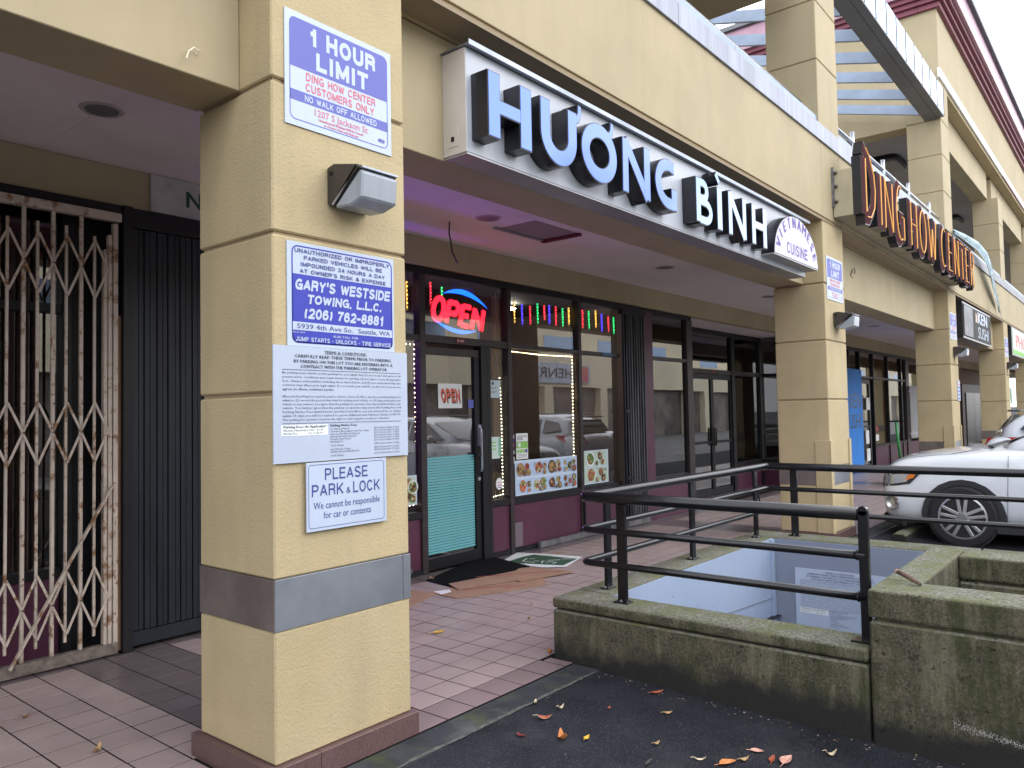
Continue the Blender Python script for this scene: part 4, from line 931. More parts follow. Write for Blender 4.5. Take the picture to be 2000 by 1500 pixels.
# wall pack lamps
wl = ['bronze wall lamp with ribbed glass on the near column between the signs', 'bronze wall lamp with ribbed glass on the second column', 'bronze wall lamp with ribbed glass on the third column near the sushi sign', 'bronze wall lamp with ribbed glass on the fourth column, farthest away']
for k, cx in enumerate((1.824, 8.96, 16.1, 23.24)):
    x0, x1 = cx+.278, cx+.500
    t = thing('wall_lamp', ((x0+x1)/2, YF, 2.44), wl[k], 'wall lamp', 'wall lamps on the arcade columns')
    side = [(0, 2.445), (0, 2.605), (-.045, 2.615), (-.205, 2.580), (-.215, 2.568), (-.205, 2.560), (-.03, 2.432)]
    MB().prism([(a, b-2.43) for a, b in side], (x0, YF-.001, 2.43), (0,1,0), (0,0,1), (x1-x0, 0, 0)).build('housing', lampbody, t, bevel=.004)
    gl = [(-.036, 2.430), (-.208, 2.562), (-.232, 2.545), (-.222, 2.435), (-.14, 2.415), (-.05, 2.42)]
    MB().prism([(a, b-2.43) for a, b in gl], (x0+.012, YF, 2.43), (0,1,0), (0,0,1), (x1-x0-.024, 0, 0)).build('glass_cover', lampglass, t, bevel=.008)
    MB().bar((x0+.003, YF-.20, 2.573), (x0+.003, YF-.035, 2.436), .006, .010).build('bezel', MATS['ring_grey'], t)
    MB().bar((x0+.01, YF-.226, 2.566), (x1-.01, YF-.226, 2.566), .012, .008).build('bezel', steel, t)
    MB().prism([(.011*math.cos(a), .011*math.sin(a)) for a in [i*math.pi/5 for i in range(10)]], (x0-.004, YF-.03, 2.575), (0,1,0), (0,0,1), (-.002,0,0)).build('screw', black, t)
# ================================================================== BIG RESTAURANT SIGN
G = thing('channel_letter_sign', (5.8, 3.0, 2.94), 'long white sign box with big black letters, fronts coloured as reflected sky, above the restaurant', 'shop sign')
MB().box(3.088, 2.822, 2.945, 8.51, 2.998, 3.53).build('sign_box', boxwhite, G, bevel=.003)
MB().box(3.084, 2.823, 2.946, 3.087, 2.997, 3.528).build('end_plate', boxcream, G)
MB().box(3.09, 2.823, 2.934, 8.509, 2.996, 2.943).build('bottom_plate', boxunder, G)
MB().box(3.07, 2.785, 3.533, 8.60, 2.998, 3.540).box(3.07, 2.780, 3.528, 8.60, 2.785, 3.556).build('rain_cap', steel, G)
MB().box(3.08, 2.88, 2.99, 3.083, 2.955, 3.09).build('cover_plate', boxcream, G, bevel=.002)
MB().box(3.075, 2.91, 3.02, 3.08, 2.93, 3.045).build('switch', black, G)
def letter(strokes, face, name='letter', yf=2.702, yb=2.82, par=None, rim=.0065, bodym=None):
    p = None; mb = MB(); fb_ = MB(); strokes = [(a_, [x_*1.12 for x_ in b_] if hasattr(b_, '__len__') else b_*1.12, c_) for a_, b_, c_ in strokes]
    for k, s_ in enumerate(strokes):
        pts, w, cl = s_
        e = .0006*k
        mb.stroke(pts, w, yf+e, yb, closed=cl)
        q = list(pts)
        if not cl:   # pull the ends in by the rim
            def pull(a, b):
                d = Vector((b[0]-a[0], b[1]-a[1])); d.normalize(); return (a[0]+d.x*rim, a[1]+d.y*rim)
            q[0] = pull(pts[0], pts[1]); q[-1] = pull(pts[-1], pts[-2])
        w2 = [a-2*rim for a in w] if hasattr(w, '__len__') else w-2*rim
        fb_.stroke(q, w2, yf-.0032+e, yf-.0005+e, closed=cl)
    p = mb.build(name, bodym or letblack, par or G)
    fb_.build('letter_face', face, p)
    return p
def arc(cx, cz, rx, rz, a0, a1, n=24): return [(cx+rx*math.cos(R_(a0+(a1-a0)*i/n)), cz+rz*math.sin(R_(a0+(a1-a0)*i/n))) for i in range(n+1)]
T_, B_ = 3.385, 3.008; sw = .094
letter([([(3.181, T_), (3.181, B_+.008)], sw, 0), ([(3.462, T_), (3.462, B_+.008)], .098, 0), ([(3.222, 3.199), (3.418, 3.199)], .076, 0)], acryl)
U = [(3.648, T_), (3.648, 3.21)] + arc(3.788, 3.19, .140, .137, 172, 360, 20) + [(3.928, 3.21), (3.928, 3.385)]
hook = [(3.955, 3.335), (3.99, 3.352), (4.010, 3.385), (4.012, 3.445)]
letter([(U, .090, 0), (hook, [.05, .046, .04, .034], 0)], acryl)
letter([(arc(4.238, 3.196, .164, .146, 0, 360, 40)[:-1], .090, 1), ([(4.34, 3.335), (4.375, 3.352), (4.392, 3.385), (4.396, 3.44)], [.05, .046, .04, .034], 0)], acryl)
letter([([(4.565, 3.388), (4.560, B_)], .074, 0), ([(4.861, T_+.005), (4.858, B_)], .084, 0), ([(4.555, 3.378), (4.87, 3.018)], .082, 0)], acryl)
Gp = [(5.285, 3.325)] + arc(5.175, 3.196, .152, .146, 52, 270, 28) + [(5.262, 3.05), (5.262, 3.176)]
letter([([(5.272, 3.335)] + arc(5.185, 3.198, .165, .145, 70, 275, 26) + [(5.265, 3.052)], .084, 0), ([(5.265, 3.012), (5.265, 3.178)], .080, 0)], acryl)
letter([([(5.678, 3.37), (5.678, B_)], .078, 0), ([(5.700, 3.338), (5.76, 3.338)] + arc(5.765, 3.275, .068, .063, 80, -80, 12) + [(5.76, 3.210), (5.700, 3.210)], .064, 0), ([(5.700, 3.186), (5.79, 3.186)] + arc(5.80, 3.110, .102, .074, 85, -85, 14) + [(5.79, 3.036), (5.700, 3.036)], .064, 0)], acryl2)
letter([([(6.073, 3.37), (6.075, B_)], .090, 0), ([(6.005, 3.474), (6.078, 3.405)], .048, 0)], acryl2)
letter([([(6.290, T_), (6.290, B_)], .074, 0), ([(6.590, T_-.005), (6.590, B_)], .076, 0), ([(6.278, 3.372), (6.60, 3.018)], .078, 0)], acryl2)
letter([([(6.800, 3.378), (6.800, B_)], .080, 0), ([(7.065, 3.382), (7.065, B_)], .084, 0), ([(6.835, 3.195), (7.03, 3.195)], .066, 0)], acryl2)
# arched cabinet
A = thing('arched_sign', (7.9, 2.82, 3.0), 'half round white cabinet with purple VIETNAMESE CUISINE at the right end of the sign box', 'shop sign')
ax, az, aw, ah = 7.898, 3.003, .632, .448
arcp = [(ax+aw*math.cos(R_(a)), az+ah*math.sin(R_(a))) for a in range(0, 181, 6)]
MB().prism([(a, b) for a, b in arcp], (0, 2.82, 0), XD, ZU, (0, -.128, 0)).build('cabinet', letblack, A)
MB().prism([(ax+(a-ax)*.985, az+(b-az)*.982+.003) for a, b in arcp], (0, 2.6925, 0), XD, ZU, (0, -.003, 0)).build('face', archface, A)
MB().box(ax-aw, 2.695, az-.012, ax+aw, 2.819, az-.001).build('bottom_plate', boxunder, A)
wd = 'VIETNAMESE'; 
for i, ch in enumerate(wd):
    a = R_(164 - i*(148/(len(wd)-1)))
    rx, rz = aw*.77, ah*.74
    c = Vector((ax+rx*math.cos(a), 2.6885, az+rz*math.sin(a)))
    n_ = Vector((math.cos(a)/rx, 0, math.sin(a)/rz)).normalized(); tx = Vector((n_.z, 0, -n_.x))
    w = {'I': .030, 'M': .125, 'V': .11, 'N': .10, 'A': .11}.get(ch, .078)
    text(ch, archpurple, A, c - tx*(w/2), tx, n_, w, .105, bold=.05, name='letter')
caps('CUISINE', archpurple, A, (ax-.30, 2.6885, az+.045), .60, .115, .17)
# wires and the hole in the arcade ceiling
CH = thing('ceiling_hatch', (5.7, 4.4, 3.22), 'open ceiling patch with a hanging metal flap before the restaurant door', 'ceiling hatch')
MB().box(5.40, 4.13, 3.2175, 6.08, 4.54, 3.2195).build('board', mat('hatch_board', (.26, .225, .23), .6), CH)
MB().box(5.34, 4.53, 3.205, 6.06, 4.575, 3.217).build('metal_edge', steel, CH); MB().box(6.05, 4.11, 3.19, 6.10, 4.56, 3.217).build('rusty_edge', mat('rust_edge', (.14, .03, .03), .7), CH)
random.seed(2)
wc = props(MB().tube([(4.915, 4.717, 3.22), (4.90, 4.71, 3.12), (4.93, 4.72, 3.05), (4.925, 4.70, 2.95), (4.99, 4.70, 2.86)], .007, 6).build('hanging_wire', black, loc=(4.9, 4.7, 3.22)), 'short black wire dangling from the violet lit patch of the arcade ceiling', 'wire')
wc = props(MB().tube([(1.62, 3.0, 3.02), (1.63, 2.985, 3.035), (1.60, 2.975, 3.035), (1.575, 2.97, 3.01), (1.565, 2.97, 2.975)], .0035, 6).build('paint_strip', mat('cream_strip', (.75, .70, .55), .7), loc=(1.6, 3.0, 3.02)), 'curled cream paint strip hanging under the near lintel left of the first column', 'paint strip')
hk = props(MB().tube([(10.9+.07*math.cos(a), 2.985-.02*math.sin(a), 3.31+.06*math.sin(a)) for a in [i*.42 for i in range(14)]], .006, 6).build('wire_loop', MATS['rivet'], loc=(10.9, 3.0, 3.3)), 'small rusty wire loop on the lintel to the right of the second column', 'wire')
# ================================================================== NEON LETTER SIGN
K = thing('neon_letter_sign', (12.9, 2.74, 3.8), 'row of black and maroon open channel letters with amber neon tubes on the upper fascia', 'shop sign')
MB().box(9.37, 2.54, 3.74, 16.3, 2.755, 4.29).build('raceway', mat('raceway_cream', (.48, .42, .29), .7, noise=.1, nscale=3, grime=.3), K, bevel=.004)
MB().box(9.345, 2.735, 3.86, 9.372, 2.762, 4.33).build('bracket', MATS['old_alu'], K)
for z in (4.26, 4.10, 3.92):
    MB().ball((9.358, 2.715, z), .022, 8).build('bolt', MATS['rivet'], K)
def nletter(x0, w, spec, zt=4.38, zb=3.70, yf=2.44, yb=2.545):
    h = zt-zb; mb = MB(); tb = MB(); fc = MB()
    for k, (pts, cl) in enumerate(spec):
        q = [(x0+a*w, zb+b*h) for a, b in pts]; e = .0006*k
        mb.stroke(q, .175, yf+e, yb, closed=cl); fc.stroke(q, .155, yf-.0015+e, yf-.0003+e, closed=cl)
        tube_pts = [(a, yf-.028, b) for a, b in q] + ([(q[0][0], yf-.028, q[0][1])] if cl else [])
        if not cl:
            def pl(a, b):
                d = Vector(b)-Vector(a); d.normalize(); return tuple(Vector(a)+d*.03)
            tube_pts[0] = pl(tube_pts[0], tube_pts[1]); tube_pts[-1] = pl(tube_pts[-1], tube_pts[-2])
        tb.tube(tube_pts, .0062, 6, cap=True)
    o_ = mb.build('letter', letblack, K); fc.build('letter_face', maroonl, o_); tb.build('neon_tube', neon_y, o_)
def cap_arc(a0, a1, rx=.42, rz=.45, cx=.5, cz=.5, n=14): return arc(cx, cz, rx, rz, a0, a1, n)
NS_ = {
 'D': [([(.1, .95), (.1, .05)], 0), ([(.1, 1.1), (.45, 1.0), (.8, .75), (.88, .5), (.78, .22), (.45, .04), (.12, .02)], 0)],
 'I': [([(.5, 1), (.5, 0)], 0)],
 'N': [([(.1, 1), (.1, 0)], 0), ([(.9, 1), (.9, 0)], 0), ([(.1, .97), (.9, .03)], 0)],
 'G': [(cap_arc(60, 300), 0), ([(.88, .04), (.88, .45), (.6, .45)], 0)],
 'H': [([(.1, 1), (.1, 0)], 0), ([(.9, 1), (.9, 0)], 0), ([(.2, .5), (.8, .5)], 0)],
 'O': [(cap_arc(0, 360, n=24)[:-1], 1)],
 'W': [([(.02, 1), (.27, .02)], 0), ([(.27, .02), (.5, .75)], 0), ([(.5, .75), (.73, .02)], 0), ([(.73, .02), (.98, 1)], 0)],
 'C': [(cap_arc(55, 305), 0)],
 'E': [([(.1, 1), (.1, 0)], 0), ([(.18, .94), (.88, .94)], 0), ([(.18, .5), (.75, .5)], 0), ([(.18, .06), (.88, .06)], 0)],
 'T': [([(.5, .88), (.5, 0)], 0), ([(.0, .95), (1, .95)], 0)],
 'R': [([(.1, 1), (.1, 0)], 0), ([(.18, .95), (.6, .95), (.82, .82), (.82, .65), (.6, .5), (.18, .5)], 0), ([(.5, .48), (.9, 0)], 0)]}
x = 9.42
for ch, w in (('D', .58), ('I', .16), ('N', .52), ('G', .56), (' ', .18), ('H', .48), ('O', .54), ('W', .66), (' ', .20), ('C', .52), ('E', .44), ('N', .50), ('T', .46), ('E', .44), ('R', .50)):
    if ch != ' ': nletter(x, w*.86, NS_[ch], zt=4.46 if ch in 'DG' and x < 12 else 4.38, zb=3.70 if ch != 'G' else 3.66)
    x += w + (.0 if ch == ' ' else .055)
# fallen banner behind the sign
BN = thing('loose_banner', (19.5, 2.7, 4.4), 'torn pale blue cloth banner sagging from the parapet past the neon letters', 'banner')
top = [(16.6, 2.70, 4.86), (17.6, 2.66, 4.93), (18.8, 2.62, 4.96), (19.7, 2.60, 4.86), (20.4, 2.62, 4.66), (21.0, 2.66, 4.45), (21.6, 2.69, 4.20), (22.0, 2.70, 4.02), (22.1, 2.70, 3.80)]
wds = [.08, .14, .20, .26, .32, .34, .26, .14, .05]; mb = MB(); prev = None
for (px_, py, pz), w in zip(top, wds):
    row = [(px_-w*.25*k/5, py-.02*math.sin(k*1.2+px_), pz-w*k/5) for k in range(6)]
    if prev:
        for k in range(5): mb.quad(prev[k], row[k], row[k+1], prev[k+1])
    prev = row
o = mb.build('cloth', bannerw, BN, smooth=True); sm = o.modifiers.new('s', 'SOLIDIFY'); sm.thickness = .004
text('DISCARDI', inkgrey, BN, (19.75, 2.53, 4.62), (.80, .02, -.60), (.55, 0, .83), 2.1, .16, bold=.02)
# black sushi box sign and the sign beyond
KS = thing('box_sign', (19.2, 2.8, 2.85), 'black box sign with white sushi lettering and a silver panel beyond the third column', 'shop sign')
MB().box(17.25, 2.72, 2.84, 20.75, 2.998, 3.56).build('cabinet', letblack, KS, bevel=.004); MB().box(17.29, 2.712, 2.88, 20.71, 2.719, 3.52).build('face', mat('dark_grey_face', (.035, .032, .032), .6, spec=.15), KS)
MB().box(17.33, 2.704, 2.90, 18.3, 2.711, 3.50).build('silver_panel', mat('silver_face', (.20, .20, .22), .5, metal=.2, noise=.5, nscale=3), KS)
text('KEN', signwhite2, KS, (18.95, 2.709, 3.25), XD, ZU, 1.25, .24, bold=.05); text('SUSHI', signwhite2, KS, (18.95, 2.709, 2.94), XD, ZU, 1.35, .24, bold=.0)
MB().quad((18.62, 2.7035, 3.25), (18.86, 2.7035, 3.25), (18.80, 2.7035, 3.42), (18.66, 2.7035, 3.46)).build('emblem', mat('copper', (.5, .3, .18), .4), KS)
PS = thing('box_sign', (27, 2.8, 2.85), 'pale green box sign with red PHO letters at the right edge of the arcade', 'shop sign')
MB().box(24.35, 2.72, 2.84, 28.8, 2.998, 3.60).build('cabinet', letblack, PS, bevel=.004); MB().box(24.5, 2.712, 2.88, 28.7, 2.719, 3.56).build('face', mat('pale_green', (.45, .58, .48), .4), PS)
text('PHO', signred, PS, (25.1, 2.709, 3.08), XD, ZU, 2.4, .36, bold=.06)
MB().box(24.55, 2.7105, 2.89, 28.6, 2.7115, 3.0).build('green_stripe', limeg, PS)
# ================================================================== WINDOW DRESSING
def led_strip(pts, label, m_=led, step=.046, r=.0056):
    pts = [Vector(p)+Vector((.045, 0, 0)) for p in pts]; mb = MB()
    mb.tube(pts, .003, 5, mi=1)
    for a, b in zip(pts[:-1], pts[1:]):
        L = (b-a).length; n = max(1, int(L/step))
        for k in range(n): mb.ball(a+(b-a)*(k/n), r*random.uniform(.8, 1.3), 6)
    o = mb.build('led_strip', [m_, clearp], loc=pts[0]); return props(o, label, 'light string', 'warm led strings round the restaurant windows')
yl = 5.42
led_strip([(4.0, yl, 2.17), (4.98, yl, 2.19), (5.085, yl, 2.19), (5.095, yl, .66), (4.0, yl, .64)], 'warm led string framing the window left of the glass door')
led_strip([(6.345, yl, 1.90), (6.365, yl, 1.60), (6.37, yl, .64), (6.17, yl, .625)], 'bright led string down the narrow side light right of the glass door', white_led, .036)
led_strip([(6.53, yl, 2.20), (7.1, yl, 2.185), (7.725, yl, 2.195), (7.72, yl, 1.4), (7.72, yl, .70)], 'warm led string along the top and right side of the wide menu window', led, .040)
wcable = props(MB().tube([(6.33, 5.42, 2.19), (6.35, 5.42, 2.10), (6.37, 5.42, 1.98), (6.385, 5.42, 1.90)], .004, 6).tube([(6.37, 5.44, 2.82), (6.38, 5.44, 2.6), (6.36, 5.44, 2.4), (6.37, 5.44, 2.3)], .004, 6).build('led_cable', mat('white_cable', (.6, .58, .55), .5), loc=(6.36, 5.42, 2.2)), 'thin pale cable hanging in the narrow side light beside the glass door', 'cable')
icec = {'yellow': ((1, .62, .12), (1, .55, .1)), 'blue': ((.1, .08, 1), (.08, .05, 1)), 'red': ((1, .12, .14), (1, .04, .07)), 'green': ((.06, .75, .3), (.03, .75, .2))}
ice = [(4.98, 'yellow', 2.80, 2.52, 'just left of the door post'), (5.30, 'red', 2.83, 2.60, 'left of the neon OPEN letters'), (5.46, 'green', 2.80, 2.56, 'hanging behind the neon letter O'),
 (6.61, 'yellow', 2.77, 2.52, 'first in the wide upper window'), (6.75, 'blue', 2.75, 2.51, 'second in the wide upper window'), (6.90, 'red', 2.75, 2.52, 'third in the wide upper window'), (7.04, 'green', 2.79, 2.545, 'fourth in the wide upper window'), (7.17, 'red', 2.78, 2.60, 'fifth in the wide upper window, slightly tilted'), (7.27, 'blue', 2.79, 2.555, 'sixth in the wide upper window'), (7.40, 'red', 2.79, 2.55, 'seventh in the wide upper window'), (7.54, 'green', 2.78, 2.55, 'eighth in the wide upper window'), (7.67, 'yellow', 2.80, 2.58, 'last in the wide upper window by the post'),
 (7.97, 'red', 2.80, 2.56, 'first in the small upper window before the folded gate'), (8.11, 'green', 2.80, 2.56, 'second in the small upper window before the folded gate'), (8.27, 'yellow', 2.82, 2.59, 'third in the small upper window before the folded gate'), (8.41, 'blue', 2.79, 2.55, 'fourth in the small upper window before the folded gate'), (8.57, 'red', 2.77, 2.56, 'fifth in the small upper window before the folded gate'), (8.70, 'green', 2.77, 2.54, 'last in the small upper window against the folded gate')]
for x, c, z1, z0, where in ice:
    x += .085
    m_ = mat('icicle_'+c, icec[c][0], .3, emit=icec[c][1], estr=.55 if c != 'blue' else .9); mbright = mat('icicle_bulb_'+c, icec[c][0], .3, emit=icec[c][1], estr=5)
    mb = MB(); n = 7; mb.tube([(x, 5.45, z1), (x+.004, 5.45, (z0+z1)/2), (x+random.uniform(-.008, .014), 5.45, z0)], [.0075, .0075, .003], 6)
    for k in range(n): mb.ball((x+.002, 5.438, z1-(z1-z0)*(k+.3)/n), .0065 if k % 2 else .0045, 6, mi=1)
    props(mb.build('icicle_light', [m_, mbright], loc=(x, 5.45, z1)), c+' icicle light, '+where, 'icicle light', 'coloured icicle lights in the upper windows')
# violet / orange light boxes in the window hidden by the column: they tint the ceiling
vt = thing('violet_light_bar', (4.4, 5.52, 2.1), 'violet led bar standing inside the window behind the near column, lighting the arcade ceiling', 'light')
MB().box(4.15, 5.63, 1.88, 4.62, 5.66, 1.95).build('tray', black, vt); MB().box(4.17, 5.612, 1.89, 4.60, 5.629, 1.94).build('tube', violet_led, vt)
vt2 = thing('red_light_bar', (4.4, 5.52, 1.7), 'red led bar inside the window behind the near column, below the violet one', 'light')
MB().box(4.15, 5.63, 1.75, 4.62, 5.66, 1.82).build('tray', black, vt2); MB().box(4.17, 5.615, 1.76, 4.60, 5.629, 1.81).build('tube', orange_led, vt2)
# neon OPEN
ON = thing('neon_open_sign', (5.75, 5.44, 2.4), 'glowing red OPEN sign between two blue arcs in the window above the door', 'neon sign')
oy = 5.43
def olet(x0, w, zb, h, spec):
    mb = MB(); back = MB()
    for k, (pts, cl) in enumerate(spec):
        q = [(x0+.035+a*w+b*.05, zb-.01+b*h*1.08-a*w*.07) for a, b in pts]
        mb.stroke(q, .050, oy+.0006*k, oy+.012, closed=cl); back.stroke(q, .078, oy+.014+.0006*k, oy+.02, closed=cl)
    o_ = mb.build('letter', red_neon, ON); back.build('letter_backing', darkred, o_)
olet(5.355, .15, 2.475, .205, [(arc(.5, .5, .48, .5, 0, 360, 26)[:-1], 1)])
olet(5.555, .15, 2.455, .205, [([(.08, 1), (.02, 0)], 0), ([(.1, .96), (.75, .96), (1.0, .82), (1.0, .64), (.75, .46), (.2, .46)], 0)])
olet(5.755, .13, 2.435, .205, [([(.08, 1), (.02, 0)], 0), ([(.2, .95), (.98, .95)], 0), ([(.2, .52), (.85, .52)], 0), ([(.2, .05), (.95, .05)], 0)])
olet(5.935, .16, 2.415, .205, [([(.08, 1), (.02, 0)], 0), ([(.95, 1), (.95, 0)], 0), ([(.08, .96), (.95, .06)], 0)])
def cres(p0, p1, sag, th, n=20):
    o1, o2 = [], []
    for k in range(n+1):
        t_ = k/n; x_ = p0[0]+(p1[0]-p0[0])*t_; z_ = p0[1]+(p1[1]-p0[1])*t_
        o1.append((x_, z_+sag*4*t_*(1-t_))); o2.append((x_, z_+(sag-math.copysign(th, sag))*4*t_*(1-t_)))
    mb = MB()
    for k in range(n): mb.quad((o1[k][0], oy, o1[k][1]), (o1[k+1][0], oy, o1[k+1][1]), (o2[k+1][0], oy, o2[k+1][1]), (o2[k][0], oy, o2[k][1]))
    return mb
cres((5.54, 2.73), (6.23, 2.635), .115, .055).build('upper_arc', blue_neon, ON); cres((5.40, 2.465), (6.05, 2.39), -.085, .045).build('lower_arc', blue_neon, ON)
MB().box(5.72, oy+.02, 2.78, 5.74, oy+.03, 2.87).box(5.90, oy+.03, 2.74, 6.04, oy+.06, 2.84).build('bracket', mat('transformer', (.03, .02, .12), .5), ON)
# paper OPEN sign on the door, stickers, papers
t = thing('paper_open_sign', (5.57, 5.37, 1.6), 'white card with slanting red OPEN letters hanging inside the door glass', 'sign')
MB().box(5.40, 5.372, 1.575, 5.74, 5.376, 1.82).build('card', paperw, t)
caps('OPEN', letblack, t, (5.452, 5.3712, 1.622), .27, .135, .26, shear=-.12); caps('OPEN', mat('orange_red_print', (.60, .10, .05), .6), t, (5.444, 5.3705, 1.636), .27, .135, .24, shear=-.12)
MB().tube([(5.50, 5.39, 1.82), (5.56, 5.39, 1.90), (5.64, 5.39, 1.82)], .002, 5).build('string', clearp, t)
t = props(MB().box(5.835, 5.374, 1.575, 5.915, 5.378, 1.66).build('door_sticker', mat('royal_sticker', (.10, .12, .45), .5), loc=(5.87, 5.38, 1.6)), 'small royal blue and white square sticker low on the door glass', 'sticker')
t = thing('certificate', (6.26, 5.39, 1.75), 'pale blue framed certificate taped in the narrow side light', 'certificate')
MB().box(6.158, 5.372, 1.68, 6.34, 5.374, 1.87).build('sheet', mat('pale_blue_paper', (.50, .62, .66), .6), t)
MB().box(6.152, 5.3745, 1.672, 6.346, 5.377, 1.878).build('frame', black, t)
MB().prism([(.018*math.cos(a), .018*math.sin(a)) for a in [i*math.pi/6 for i in range(12)]], (6.22, 5.3715, 1.835), XD, ZU, (0,-.0008,0)).build('seal', inkgrey, t)
for z, w in ((1.79, .10), (1.775, .08), (1.745, .10), (1.735, .07)): MB().box(6.19, 5.3708, z, 6.19+w, 5.3716, z+.004).build('printed_line', inkgrey, t)
t = thing('window_flyer', (6.29, 5.39, 1.15), 'pale green flyer taped behind the led string of the side light', 'flyer')
MB().box(6.155, 5.374, 1.035, 6.325, 5.377, 1.265).build('sheet', mat('pale_green_paper', (.55, .68, .62), .6), t); MB().box(6.30, 5.3705, 1.06, 6.335, 5.3735, 1.25).build('green_tab', mat('mint', (.18, .5, .35), .6), t)
for z in (1.20, 1.165, 1.13): MB().box(6.18, 5.3725, z, 6.26, 5.3735, z+.012).build('printed_line', limeg, t)
t = thing('round_sticker', (6.33, 5.37, .77), 'round white sticker reading we are open with red letters, low in the side light', 'sticker')
c_ = [(.055*math.cos(a), .062*math.sin(a)) for a in [i*math.pi/12 for i in range(24)]]
MB().prism(c_, (6.30, 5.374, .765), XD, ZU, (0,-.002,0)).build('disc', paperw, t)
text("we're", signred, t, (6.262, 5.3712, .768), XD, ZU, .076, .022, bold=.02); text('open!', signred, t, (6.262, 5.3712, .742), XD, ZU, .076, .022, bold=.02)
MB().box(6.275, 5.3708, .722, 6.325, 5.3716, .730).build('printed_line', signnavy, t)
t = thing('rating_card', (6.70, 5.37, 1.15), 'white food rating card with a lime green panel at the left of the menu window', 'notice')
MB().box(6.60, 5.372, 1.005, 6.805, 5.376, 1.29).build('sheet', paperw, t)
text('FOOD', inknavy, t, (6.615, 5.3712, 1.215), XD, ZU, .10, .030, bold=.02); MB().box(6.605, 5.3705, 1.125, 6.80, 5.3715, 1.20).build('green_panel', limeg, t)
MB().prism([(.026*math.cos(a), .026*math.sin(a)) for a in [i*math.pi/8 for i in range(16)]], (6.65, 5.370, 1.163), XD, ZU, (0,-.0008,0)).build('face_symbol', paperw, t)
for k in range(4): MB().box(6.615+k*.046, 5.3705, 1.075, 6.652+k*.046, 5.3715, 1.112).build('green_square', limeg if k < 3 else inknavy, t)
for z in (1.26, 1.25, 1.055, 1.04, 1.025): MB().box(6.62, 5.3706, z, 6.78, 5.3714, z+.004).build('printed_line', inkgrey, t)
t = thing('sticker_column', (6.545, 5.37, 1.1), 'vertical row of small payment stickers beside the rating card', 'sticker')
for k, (z, c) in enumerate(((1.24, paperw), (1.195, signnavy), (1.15, signred), (1.11, letblack), (1.07, paperw), (1.00, paperw), (.96, paperw))): MB().box(6.515, 5.373, z, 6.565, 5.376, z+.036).build('sticker', c, t)
# menu photo boards
foods = [[(.20, .06, .03), (.30, .10, .04), (.45, .12, .05)], [(.10, .20, .04), (.16, .30, .06), (.35, .38, .14)], [(.40, .24, .10), (.50, .34, .16), (.30, .14, .08)], [(.45, .06, .05), (.55, .16, .08)], [(.52, .46, .26), (.60, .54, .36)], [(.05, .035, .03), (.10, .05, .03)]]
fm = {}
def foodmat(c):
    k = tuple(c)
    if k not in fm: fm[k] = mat('food_print_%d' % len(fm), c, .6, noise=.45, nscale=70, detail=2)
    return fm[k]
skyprint = mat('menu_background', (.42, .56, .78), .55, noise=.10, nscale=12); skyprint2 = mat('menu_background_green', (.48, .60, .52), .55, noise=.10, nscale=12)
def menu_photo(p, x0, z0, x1, z1, y, seed, bgm, kind=0):
    rg = random.Random(seed); mb = MB().quad((x0, y, z0), (x1, y, z0), (x1, y, z1), (x0, y, z1)); mats = [bgm]; k = 0
    W_, H_ = x1-x0, z1-z0
    def blob(cx, cz, r, col, irr=.2, n=12, sq=1.0):
        nonlocal k
        k += 1; mm_ = foodmat(col) if isinstance(col, tuple) else col
        if mm_ not in mats: mats.append(mm_)
        pts_ = [(cx+r*rg.uniform(1-irr, 1+irr)*math.cos(2*math.pi*i/n), y-.0004*k, cz+r*sq*rg.uniform(1-irr, 1+irr)*math.sin(2*math.pi*i/n)) for i in range(n)]
        mb.quad(*pts_[::-1], mi=mats.index(mm_))
    dish = [(.27, .5, .44), (.68, .66, .30), (.78, .27, .22), (.52, .2, .16)] if kind == 0 else ([(.42, .52, .47), (.80, .62, .26), (.78, .2, .18)] if kind == 1 else [(.18, .70, .22), (.80, .72, .24), (.5, .48, .24), (.2, .24, .20), (.78, .25, .22)])
    for (u, v, r) in dish:
        cx, cz, R = x0+u*W_, z0+v*H_, r*1.1*min(W_, H_)
        if rg.random() < .45: blob(cx, cz, R, rg.choice([paperw, letblack, foodmat((.35, .25, .15))]), .02, 18)
        fam = rg.choice(foods)
        blob(cx, cz, R*.80, rg.choice(fam), .12, 14)
        for _ in range(9):
            a = rg.uniform(0, 6.28); rr_ = R*.6*math.sqrt(rg.random()); blob(cx+rr_*math.cos(a), cz+rr_*math.sin(a), R*rg.uniform(.10, .28), rg.choice(rg.choice(foods)), .35, 7)
    for _ in range(5): blob(x0+W_*rg.uniform(.08, .92), z0+H_*rg.uniform(.1, .9), .008+.008*rg.random(), rg.choice(rg.choice(foods)), .4, 6)
    return mb.build('menu_photo', mats, p)
M1 = thing('menu_board', (7.15, 5.37, .8), 'white board with two rows of four dish photos along the foot of the wide window', 'menu')
MB().box(6.57, 5.371, .606, 7.752, 5.375, .992).build('sheet', mat('menu_sheet', (.55, .66, .82), .5), M1)
for r_ in range(2):
    for c in range(4):
        x0 = 6.585+c*.291; z0 = .625+r_*.185
        menu_photo(M1, x0, z0, x0+.280, z0+.158, 5.3695, 10+r_*4+c, skyprint, (0, 1, 0, 2, 1, 0, 0, 2)[(1-r_)*4+c])
M2 = thing('menu_board', (8.2, 5.37, .8), 'smaller board with two wide dish photos in the window before the folded gate', 'menu')
MB().box(7.90, 5.371, .618, 8.46, 5.375, 1.035).build('sheet', MATS['menu_sheet'], M2)
menu_photo(M2, 7.91, .835, 8.43, 1.025, 5.3695, 31, skyprint2, 0); menu_photo(M2, 7.91, .632, 8.45, .822, 5.3695, 37, skyprint2, 0)
